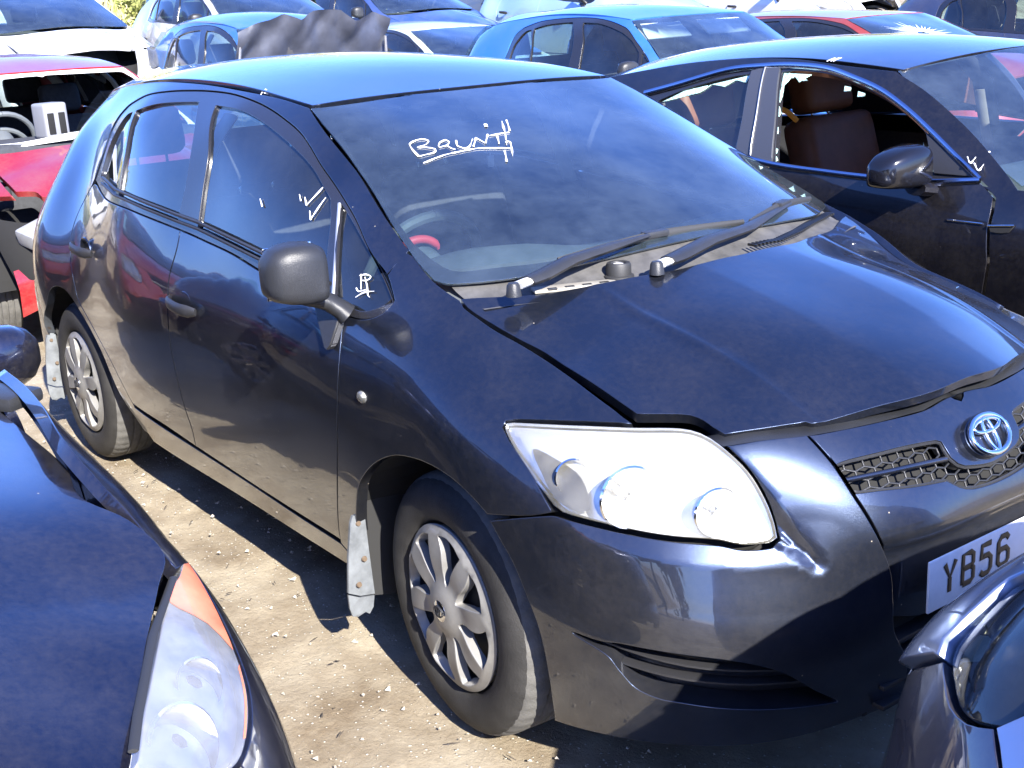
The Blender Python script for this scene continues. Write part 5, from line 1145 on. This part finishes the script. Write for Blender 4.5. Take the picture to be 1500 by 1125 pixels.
    # cabin: dark tub, dash, lining, dark-trimmed far doors
    box('floor_pan', (2.9, 1.5, .06), (-1.9, 0, .26), M_DARK, car, bevel=0)
    box('dashboard', (.55, 1.45, .22), (-.85, 0, .87), M_DASH, car, bevel=.07, seg=3)
    steering_wheel(car, -1.25, -.40, .92)
    panel('headlining', Rf, mirror_half([(-3.2, 0), (-1.35, 0), (-1.35, -.5, 1), (-3.1, -.5, 1)], 1, 0), M_TRIM, car, off=-.05, flange=0, step=.2)
    for s in (-1, 1):
        panel('door_card', S, [(-.75, .4, 1), (-.75, .96, 1), (-1.6, .98), (-3.0, .98, 1), (-3.0, .4, 1)], M_SEAT, car, off=-.09, flange=0, step=.2, mirror=s > 0)
        tube('pillar_trim', [(-1.80, s*.79, 1.0), (-1.80, s*.72, 1.2), (-1.86, s*.60, 1.35)], .055, M_SEAT, car, 8, flat=(1, .35), up=(1, 0, 0))
        tube('seat_belt', [(-1.74, s*.74, .80), (-1.78, s*.725, 1.0), (-1.80, s*.70, 1.16)], .026, M_BELT, car, 6, flat=(1, .12), up=(1, 0, 0))
    tube('orange_strap', [(-2.22, -.20, 1.16), (-2.16, -.17, 1.13), (-2.12, -.15, 1.09)], .012, principled('orange_strap', (.75, .33, .03), rough=.5), car, 6, flat=(1, .4))
    # bonnet, nose and tail
    V = []; F = []; xs = [-.46, -.2, .1, .4, .65, .82]; zc = [1.035, 1.03, 1.005, .955, .89, .80]; hw = [.80, .84, .83, .78, .70, .60]
    for x, z, w in zip(xs, zc, hw):
        for k in range(13): t = -1+k/6; V.append((x-.16*t*t, w*t, z-.07*t*t))
    for i in range(5):
        for k in range(12): F.append((13*i+k, 13*i+13+k, 13*i+14+k, 13*i+k+1))
    mesh('bonnet', V, F, pm, car, smooth=True)
    V = []; F = []
    for x, z, w in ((.80, .80, .72), (.86, .62, .74), (.86, .40, .74), (.80, .22, .70)):
        for k in range(13): t = -1+k/6; V.append((x-.25*t**4, w*t, z))
    for i in range(3):
        for k in range(12): F.append((13*i+k, 13*i+13+k, 13*i+14+k, 13*i+k+1))
    mesh('front_bumper', V, F, pm, car, smooth=True)
    V = []; F = []
    for x, z, w in ((-3.25, 1.27, .52), (-3.75, 1.02, .60), (-3.80, 1.00, .78), (-4.25, .98, .72), (-4.30, .75, .74), (-4.30, .3, .72)):
        for k in range(13): t = -1+k/6; V.append((x+.1*t*t, w*t, z-.02*t*t))
    for i in range(5):
        for k in range(12): F.append((13*i+k, 13*i+k+1, 13*i+14+k, 13*i+13+k))
    mesh('rear_window', V[:26], F[:12], M_GLASS, car, smooth=True)
    mesh('boot_lid', V[26:], [tuple(i-26 for i in f) for f in F[24:]], pm, car, smooth=True)
    for x, y, sd in ((0, -.80, -1), (-2.9, -.80, -1), (0, .80, 1), (-2.9, .80, 1)): make_wheel(car, x, y, sd, R=.33, cover=True)
    # marks and scuffs
    parts = []
    for k in ('tick1', 'tick2'):
        bk = np.array(BM[k]); bk = bk.mean(0)+(bk-bk.mean(0))*1.5; q = crspline_open(bk, .006); P = Wn.P(q[:, 0], q[:, 1])+Wn.N(q[:, 0], q[:, 1])*.004
        parts.append(strip('s', list(P), .007, None, nrm=[Vector(n) for n in Wn.N(q[:, 0], q[:, 1])]))
    for v, f in parts: mesh('marker_tick', v, f, M_WHITE, car)
    for du in (0, .018, .03):
        q = np.array([(-1.555+du, 1.374), (-1.545+du, 1.379), (-1.525+du, 1.386)]); P = S.P(q[:, 0], q[:, 1])+S.N(q[:, 0], q[:, 1])*.003
        v, f = strip('s', list(P), .008, None, nrm=[Vector(n) for n in S.N(q[:, 0], q[:, 1])]); mesh('paint_scuff', v, f, M_WHITE, car)
    return car
BMM = (-.97, -.01, 1.05)
M_MIRB = principled('black_mirror_shell', (.006, .006, .008), rough=.12, spec=.6)
M_PIL = principled('pillar_cover', (.045, .047, .055), rough=.35, coat=.3)
M_CHROMEB = principled('brushed_trim', (.42, .46, .58), rough=.18, metal=1)
M_SHARD = principled('crazed_glass', (.40, .60, .54), rough=.25, bump=1.0, bump_scale=120, var=.4, var_scale=60)
M_TAN = principled('tan_leather', (.17, .065, .03), rough=.55, var=.2, var_scale=8)
M_BELT = principled('belt_webbing', (.42, .38, .32), rough=.8)
# ================================================================== the rows behind
def solid(name, col, metal=.2, rough=.35, dust=.12): return paint(name, col, metal=metal, rough=rough, dust=dust, flake=False)
FARDROP = SMALL+('wiper_arm', 'scuttle_panel', 'engine_bay', 'front_panel', 'lamp_bowl', 'side_repeater', 'repeater_bulb', 'intake_recess', 'division_bar')
def build_red_wreck(src):
    pm = solid('sun_faded_red', (.24, .005, .008), metal=.1)
    car = variant(src, 'red_wreck', 'red car without windscreen or front bumper, its engine bay gutted', (-5.02, .20, 0), paint_mat=pm,
                  drop=FARDROP+('windscreen', 'screen_border', 'headlamp', 'front_bumper', 'front_panel', 'lower_grille', 'bonnet', 'roof_x', 'dashboard', 'interior_mirror'))
    wf = mirror_half(OUT['windscreen'], 0, 0); fh = mirror_half(OUT['frit_hole'], 0, 0)
    panel('screen_flange', WINDS, wf, principled('white_sealer_flange', (.75, .75, .73), rough=.6), car, holes=[fh], off=-.003, flange=.004, gap=0, step=.05)
    # bonnet sagging on its catches
    half = [p for p in OUT['hood']]
    panel('bonnet', HOODS, mirror_half(half, 1, 0), pm, car, flange=.03, gap=0, step=.06, off=.01)
    box('dashboard', (.50, 1.38, .16), (-.26, 0, .975), M_SEAT, car, bevel=.06, seg=3)
    steering_wheel(car, -.62, -.36, 1.02, R=.19)
    # bare front end: crash beam, brackets, dangling lamp mounts, a hanging strip of red bumper
    g = principled('grey_casting', (.33, .34, .35), rough=.55, metal=.5, var=.3)
    box('crash_beam', (.09, 1.25, .10), (.74, 0, .55), g, car, bevel=.02)
    for y, z, w, r in ((-.52, .66, .30, .3), (-.30, .72, .22, -.2), (.05, .70, .34, .1), (.35, .66, .26, -.3), (.55, .60, .24, .4)):
        b = box('lamp_bracket', (.16, w, .09), (.60, y, z), g, car, rot=(r, .2, r), bevel=.02)
        box('bracket_hole', (.06, w*.5, .04), (.68, y, z+.03), M_DARK, b, rot=(r, .2, r), bevel=.008)
    for k in range(6):
        y = -.5+.2*k; tube('hose', [(.45, y, .70), (.62, y+.08*math.sin(k), .62), (.66, y+.12, .50), (.60, y+.2, .38)], .018, M_RUBBER, car, 8)
    box('radiator_panel', (.06, 1.1, .36), (.55, 0, .42), M_DARK, car, bevel=.01)
    V = []; F = []
    for i in range(13):
        y = -.72+1.44*i/12; dz = .05*math.sin(i*.9)
        V += [(.80-.25*(y/.72)**2, y, .46+dz), (.86-.25*(y/.72)**2, y, .36+dz), (.84-.25*(y/.72)**2, y, .22+dz*1.5)]
        if i: k = 3*i; F += [(k-3, k, k+1, k-2), (k-2, k+1, k+2, k-1)]
    mesh('torn_bumper', V, F, pm, car, smooth=True)
    # grey console housing lying on the dash
    con = thing('console_housing', 'grey plastic console housing with two slots standing on the red car\'s dashboard', 'car part', loc=(-5.24, .02, 1.052), rz=.25)
    bm = bmesh.new(); box_bm(bm, (.14, .15, .20), Matrix.Translation((0, 0, .10)), .02, 3); bm_obj('shell', bm, principled('grey_plastic', (.19, .195, .21), rough=.5), con)
    for y in (-.055, .045): box('slot', (.012, .042, .12), (.068, y*.7, .085), M_DARK, con, bevel=.005)
    return car
def build_bonnet_up(src):
    pm = solid('bright_blue', (.02, .14, .42), metal=.4)
    car = variant(src, 'blue_people_carrier', 'bright blue car with its crumpled black bonnet propped open', (-7.4, 3.2, 0), paint_mat=pm,
                  zmap=[(0, 0), (1.04, 1.12), (1.51, 1.72)], drop=FARDROP+('bonnet',))
    # crumpled bonnet seen from its underside
    r = np.random.RandomState(5); n, m = 40, 26; V = []; F = []
    K = [(r.uniform(2, 13), r.uniform(-7, 7), r.uniform(0, 6.28), r.uniform(.006, .026)) for _ in range(9)]
    edge = np.interp(np.linspace(0, 1, n), np.linspace(0, 1, 12), r.uniform(-.05, .05, 12))
    for i in range(n):
        for j in range(m):
            y = -.98+1.96*i/(n-1); t = j/(m-1)
            cr = sum(a*abs(math.sin(f*y+g*t+p)) for f, g, p, a in K)*(.25+.75*t)
            fold = .10*max(0, abs(y)-.50)*t*2
            V.append((-.26+.24*t+cr*1.3-fold, -.27+y*(.76-.05*t), 1.0+.66*t+edge[i]*t**2-.06*abs(y)*t))
    for i in range(n-1):
        for j in range(m-1): F.append((i*m+j, (i+1)*m+j, (i+1)*m+j+1, i*m+j+1))
    b = mesh('bonnet', V, F, principled('black_bonnet_underside', (.05, .055, .075), rough=.42, coat=0, var=.3, var_scale=5), car, smooth=True)
    rim = [(.06+.12*t, -.45, 1.12+.35*t) for t in (0, .5, 1)]
    for y0, y1 in ((-.42, .42),):
        box('inner_brace', (.015, .66, .34), (-.10, -.27, 1.30), principled('brace_sheet', (.05, .05, .056), rough=.45), b, rot=(0, math.radians(20), 0), bevel=.02)
    for s in (-1, 1):
        box('hinge_plate', (.02, .12, .08), (-.13, s*.47-.27, 1.22), M_TRIM, b, rot=(0, math.radians(20), 0), bevel=.02)
        tube('bonnet_strut', [(-.10, s*.72-.27, 1.02), (-.02, s*.68-.27, 1.45)], .012, M_ALU, b, 6)
    return car
def cracked_glass():
    """windscreen struck near one corner: radial and ring fractures round the blow"""
    m, t, out = newmat('cracked_windscreen')
    base = glass('cracked_base', tint=(.55, .68, .70), dust=.06)
    return M_SCREEN
def build_cracked(src):
    pm = solid('brick_red', (.30, .030, .022), metal=.4)
    car = variant(src, 'red_saloon', 'dark red car with a starred, caved-in windscreen', (-4.66, 7.95, 0), paint_mat=pm, ys=1.06, zmap=[(0, 0), (1.04, 1.06), (1.40, 1.355), (1.51, 1.44)],
                  xmap=[(-3.4, -3.7), (-.95, -.85), (-.17, -.12), (.9, .95)], drop=FARDROP)
    # fracture star: raised slivers of whitened glass radiating over the driver's corner
    V0 = []; rs = random.Random(8); parts = []
    cx, cz = -.22, 1.20
    def P(y, z):
        p = WINDS.P(y, z)[0]; x = np.interp(p[0], [-.95, -.17], [-.85, -.12]); zz = np.interp(p[2], [0, 1.04, 1.40, 1.51], [0, 1.06, 1.355, 1.44]); return Vector((x, p[1]*1.06, zz))
    for k in range(46):
        a = 2*math.pi*k/46+rs.uniform(-.05, .05); r0 = rs.uniform(.04, .10); r1 = rs.uniform(.20, .34); w = rs.uniform(.004, .014)
        y0, z0 = cx+r0*math.cos(a), cz+r0*.55*math.sin(a); y1, z1 = cx+r1*math.cos(a), cz+r1*.42*math.sin(a)
        if abs(y1) > .56 or z1 > 1.385 or z1 < 1.07: continue
        b = len(V0); d = Vector((-math.sin(a), math.cos(a)))
        V0 += [P(y0-d.x*w, z0-d.y*w*.5)+Vector((.004, 0, .006)), P(y0+d.x*w, z0+d.y*w*.5)+Vector((.004, 0, .006)), P(y1, z1)+Vector((.004, 0, .006))]
        parts.append((b, b+1, b+2))
    st = mesh('crack_star', V0, parts, M_CRAZE, car); st['kind'] = 'stuff'
    V = []; F = []
    for k in range(20):
        a = 2*math.pi*k/20; rr = .09*(1+.25*rs.uniform(-1, 1)); V.append(P(cx+rr*math.cos(a), cz+rr*.5*math.sin(a))+Vector((.004, 0, .008)))
    V.append(P(cx, cz)+Vector((-.015, 0, -.012)))
    for k in range(20): F.append((k, (k+1) % 20, 20))
    mesh('caved_glass', V, F, M_CRAZE, car)
    return car
M_CRAZE = principled('whitened_glass', (.70, .78, .76), rough=.3, var=.3, var_scale=40)
def terrace(x): return .62*min(1, max(0, (-7.9-x)/.9))+.55*min(1, max(0, (-11.6-x)/1.2))
def build_rows(src):
    build_red_wreck(src); build_bonnet_up(src); build_cracked(src)
    sc = solid('mid_blue_metallic', (.035, .20, .60), metal=.55, rough=.33, dust=.08)
    variant(src, 'blue_mpv', 'pale metallic blue people carrier with white sun visors showing behind its windscreen', (-3.86, 4.78, 0), paint_mat=sc, ys=1.10,
            xmap=[(-3.4, -3.55), (-2.1, -2.1), (-.95, -1.02), (-.17, -.45), (.9, .9)], zmap=[(0, 0), (1.04, 1.12), (1.40, 1.49), (1.51, 1.60)], drop=FARDROP+('interior_mirror',))
    car = [o for o in COL.objects if o.name == 'blue_mpv'][0]
    for y in (-.30, .34):
        box('sun_visor', (.17, .46, .012), (-1.0, y, 1.40), M_WHITEP, car, rot=(0, math.radians(38), 0), bevel=.004)
    # (name, label, colour, location, zscale top, roof)
    W_ = (.72, .73, .74)
    rows = [
        ('pale_city_car', 'pale silver green city car beside the pale blue people carrier', (.50, .60, .56), (-9.0, 6.0), .92, {}),
        ('white_estate', 'white estate car filling the top left corner behind the red wreck', W_, (-9.6, -.6), 1.08, {}),
        ('white_hatchback', 'white hatchback between the red wreck and the bright blue car', W_, (-10.6, 1.9), 1.0, {}),
        ('silver_saloon', 'silver car behind the bright blue one, its roof against the bank', (.45, .47, .50), (-11.0, 4.5), .98, {}),
        ('green_hatchback', 'dark green hatchback in the back row, left of the pale wall', (.02, .09, .06), (-14.6, 6.2), .98, {}),
        ('grey_van', 'pale grey van in the back row before the bank', (.55, .56, .58), (-14.8, 2.6), 1.25, {}),
        ('dark_blue_hatchback', 'dark blue hatchback just right of the propped black bonnet', (.02, .06, .22), (-11.6, 6.9), .96, {}),
        ('steel_blue_car', 'steel blue car whose roof shows above the pale city car', (.10, .20, .38), (-14.5, 10.8), 1.0, {}),
        ('red_hatchback', 'small bright red car far back, before the pale wall', (.55, .02, .03), (-18.5, 14.0), .98, {}),
        ('light_blue_estate', 'light blue estate with dark windows behind the pale blue people carrier', (.30, .45, .60), (-11.0, 10.0), 1.10, {}),
        ('white_saloon', 'white car behind the starred red one, only its roof in view', W_, (-10.2, 13.0), .98, {}),
        ('black_estate', 'black car at the top edge, between white roof and hedge', (.012, .012, .016), (-15.0, 18.6), 1.05, {}),
        ('dark_grey_estate', 'dark blue estate cut by the right edge behind the black saloon', (.022, .03, .07), (-4.3, 11.0), 1.06, {}),
    ]
    for nm, lab, col, (x, y), zs, kw in rows:
        variant(src, nm, lab, (x, y, terrace(x+.9)), paint_mat=solid(nm+'_paint', col, metal=.25), zmap=[(0, 0), (1.04, 1.04*zs**.5), (1.51, 1.51*zs)], drop=FARDROP+('steering_wheel',), **kw)
    # cars further along the near row: outside the picture, they darken the reflections in the doors
    for nm, lab, col, (x, y) in (('unseen_charcoal_hatchback', 'unseen charcoal hatchback beyond the navy saloon, added to darken door reflections', (.02, .02, .022), (-.1, -5.0)),
                                 ('maroon_hatchback', 'maroon hatchback parked beside the gutted red car', (.16, .008, .012), (-5.1, -2.6)),
                                 ('unseen_green_hatchback', 'unseen dark green hatchback ending the near row, added to darken door reflections', (.012, .03, .02), (.2, -7.6))):
        variant(src, nm, lab, (x, y, 0), paint_mat=solid(nm+'_paint', col, metal=.25), drop=FARDROP+('steering_wheel',))
M_WHITEP = principled('visor_white', (.80, .80, .78), rough=.7)
# ------------------------------------------------------------------ hedge bank, wall and trees that close the yard
def leaf_cloud(rs, pts, size, n):
    V = []; F = []
    P = np.array(pts); k = rs.randint(0, len(P), n)
    C = P[k, :3]+rs.normal(0, 1, (n, 3))*P[k, 3:4]*.45
    A = rs.normal(0, 1, (n, 3)); A /= np.linalg.norm(A, axis=1)[:, None]; B = np.cross(A, rs.normal(0, 1, (n, 3))); B /= np.linalg.norm(B, axis=1)[:, None]
    s = size*rs.uniform(.5, 1.3, (n, 1))
    V = np.stack([C-A*s, C+B*s*.55, C+A*s, C-B*s*.55], 1).reshape(-1, 3); F = np.arange(4*n).reshape(-1, 4)
    return V, F
def leaf_mat(name, a, b):
    m, t, out = newmat(name)
    d = N(t, 'ShaderNodeBsdfDiffuse'); tl = N(t, 'ShaderNodeBsdfTranslucent'); mx = N(t, 'ShaderNodeMixShader'); mx.inputs[0].default_value = .35
    tc = N(t, 'ShaderNodeTexCoord'); nz = N(t, 'ShaderNodeTexNoise', Scale=1.3, Detail=4.0); t.links.new(tc.outputs['Object'], nz.inputs['Vector'])
    cr = N(t, 'ShaderNodeValToRGB'); e = cr.color_ramp.elements; e[0].position = .35; e[0].color = (*a, 1); e[1].position = .65; e[1].color = (*b, 1)
    t.links.new(nz.outputs[0], cr.inputs[0])
    for s in (d, tl): t.links.new(cr.outputs[0], s.inputs[0])
    t.links.new(d.outputs[0], mx.inputs[1]); t.links.new(tl.outputs[0], mx.inputs[2]); t.links.new(mx.outputs[0], out.inputs[0]); return m
def tree(x, y, h, spread, label, lm, seed, n=2600, group=None, name='tree', leaf=.085, z0=0):
    rs = np.random.RandomState(seed)
    t = thing(name, label, 'tree', group, (x, y, z0))
    tr = [(.12*math.sin(k*1.3+seed), .10*math.cos(k*1.7+seed), h*.75*k/5) for k in range(6)]
    parts = [tube_geo(tr, [.16*h/5*(1-.15*k) for k in range(6)], 8)]
    blobs = []
    for k in range(9):
        a = rs.uniform(0, 6.28); z = h*rs.uniform(.35, .95); r = spread*rs.uniform(.3, .9)*(1.1-z/h*.6)
        p = (r*math.cos(a), r*math.sin(a), z); q = tr[min(5, int(z/h*5))]
        parts.append(tube_geo([q, ((q[0]+p[0])/2, (q[1]+p[1])/2, (q[2]+p[2])/2+.1), p], [.06*h/5, .04*h/5, .015], 5)); blobs.append((*p, spread*rs.uniform(.35, .6)))
    blobs += [(rs.normal(0, spread*.4), rs.normal(0, spread*.4), h*rs.uniform(.5, .95), spread*.5) for _ in range(5)]
    V, F = join_geo(parts); mesh('trunk', V, F, M_BARK, t, smooth=True)
    V, F = leaf_cloud(rs, blobs, leaf, n); mesh('crown', V, F, lm, t)
    return t
M_BARK = principled('bark', (.10, .075, .05), rough=.95, var=.4, var_scale=9)
ORD = ('first', 'second', 'third', 'fourth', 'fifth', 'sixth', 'seventh', 'eighth', 'ninth', 'tenth')
def build_backdrop():
    # bank of dry grass and brambles along the back of the yard
    A = np.array([-30.5, -8.0]); B = np.array([-21.5, 36.0]); dr = (B-A)/np.linalg.norm(B-A); nr = np.array([-dr[1], dr[0]])
    if nr[0] > 0: nr = -nr
    L = np.linalg.norm(B-A); V = []; F = []; n, m = 90, 8; rs = np.random.RandomState(2)
    for i in range(n):
        for j in range(m):
            t = j/(m-1); p = A+dr*L*i/(n-1)+nr*(t*7); V.append((p[0], p[1], 4.2*t**.8*(1+.15*math.sin(i*.7)+.06*rs.randn())-.05))
    for i in range(n-1):
        for j in range(m-1): F.append((i*m+j, (i+1)*m+j, (i+1)*m+j+1, i*m+j+1))
    g = mesh('bank', V, F, principled('dry_bank_earth', (.34, .30, .19), rough=.95, var=.35, var_scale=.8), smooth=True); g['kind'] = 'structure'
    N_ = 26000; u = rs.rand(N_); t = rs.rand(N_)**1.2; P = A+dr*(L*u)[:, None]+nr*(t*7)[:, None]
    z = 4.2*t**.8; hgt = rs.uniform(.15, .5, N_); lean = rs.normal(0, .12, (N_, 2)); w = .05*rs.uniform(.5, 1.4, N_)
    V = np.stack([np.c_[P[:, 0]-w*dr[0], P[:, 1]-w*dr[1], z-.05], np.c_[P[:, 0]+w*dr[0], P[:, 1]+w*dr[1], z-.05], np.c_[P+lean, z+hgt]], 1).reshape(-1, 3)
    gr = mesh('dry_grass', V, np.arange(3*N_).reshape(-1, 3), leaf_mat('dry_grass_blades', (.42, .40, .16), (.55, .50, .30))); tag(gr, 'pale dry grass covering the bank behind the yard', 'grass', kind='stuff')
    lm1 = leaf_mat('olive_leaves', (.22, .25, .07), (.40, .40, .17)); lm2 = leaf_mat('yellow_green_leaves', (.36, .36, .14), (.55, .52, .28))
    spots = [(-27.6, 2.5, 3.0, 1.3, 1), (-27.8, 6.2, 4.2, 1.4, 2), (-27.2, 9.6, 2.6, 1.2, 1), (-26.8, 12.4, 4.6, 1.5, 2), (-26.0, 15.2, 2.8, 1.3, 1), (-25.4, 22.5, 4.4, 1.7, 2), (-24.6, 26.0, 3.4, 1.5, 1), (-23.8, 31.0, 4.6, 1.8, 2), (-28.6, -1.5, 3.6, 1.6, 2), (-29.4, -5.5, 4.4, 1.6, 1)]
    spots.sort(key=lambda p: p[1])
    for k, (x, y, h, s, q) in enumerate(spots):
        tree(x, y, h, s, ('olive bush', 'yellow green tree')[q-1]+' at the foot of the dry bank, %s from the left' % ORD[k], (lm1, lm2)[q-1], 10+k, n=6000, group='trees along the bank')
    # pale rendered wall
    Wd = np.array([-23.6, 14.6]); W2 = np.array([-22.2, 22.0]); mid = (Wd+W2)/2; a = math.atan2(W2[1]-Wd[1], W2[0]-Wd[0])
    wl = box('boundary_wall', (7.6, .3, 2.9), (mid[0], mid[1], 1.45), principled('pale_render', (.62, .58, .48), rough=.9, var=.2, var_scale=1.2, bump=.4, bump_scale=12), rot=(0, 0, a), bevel=.02)
    tag(wl, 'pale rendered wall at the back between the bank and the parked cars', 'wall')
    # dark hedge trees along the near side, seen only as reflections in doors and glass
    lm3 = leaf_mat('dark_hedge_leaves', (.035, .045, .015), (.08, .08, .03))
    for k in range(9):
        tree(-13.5+3.1*k+.4*math.sin(3*k), -13.5-.6*math.cos(2*k), 4.4+.7*math.sin(k*2.1), 1.9, 'dark hedge tree on the near side of the yard, %s from the far end' % ORD[k], lm3, 40+k, n=2600, group='hedge trees on the near side', leaf=.22)
build_ground()
HATCH = build_hatch()
build_near_left(HATCH)
build_near_right(HATCH)
build_saloon(HATCH)
build_rows(HATCH)
build_backdrop()
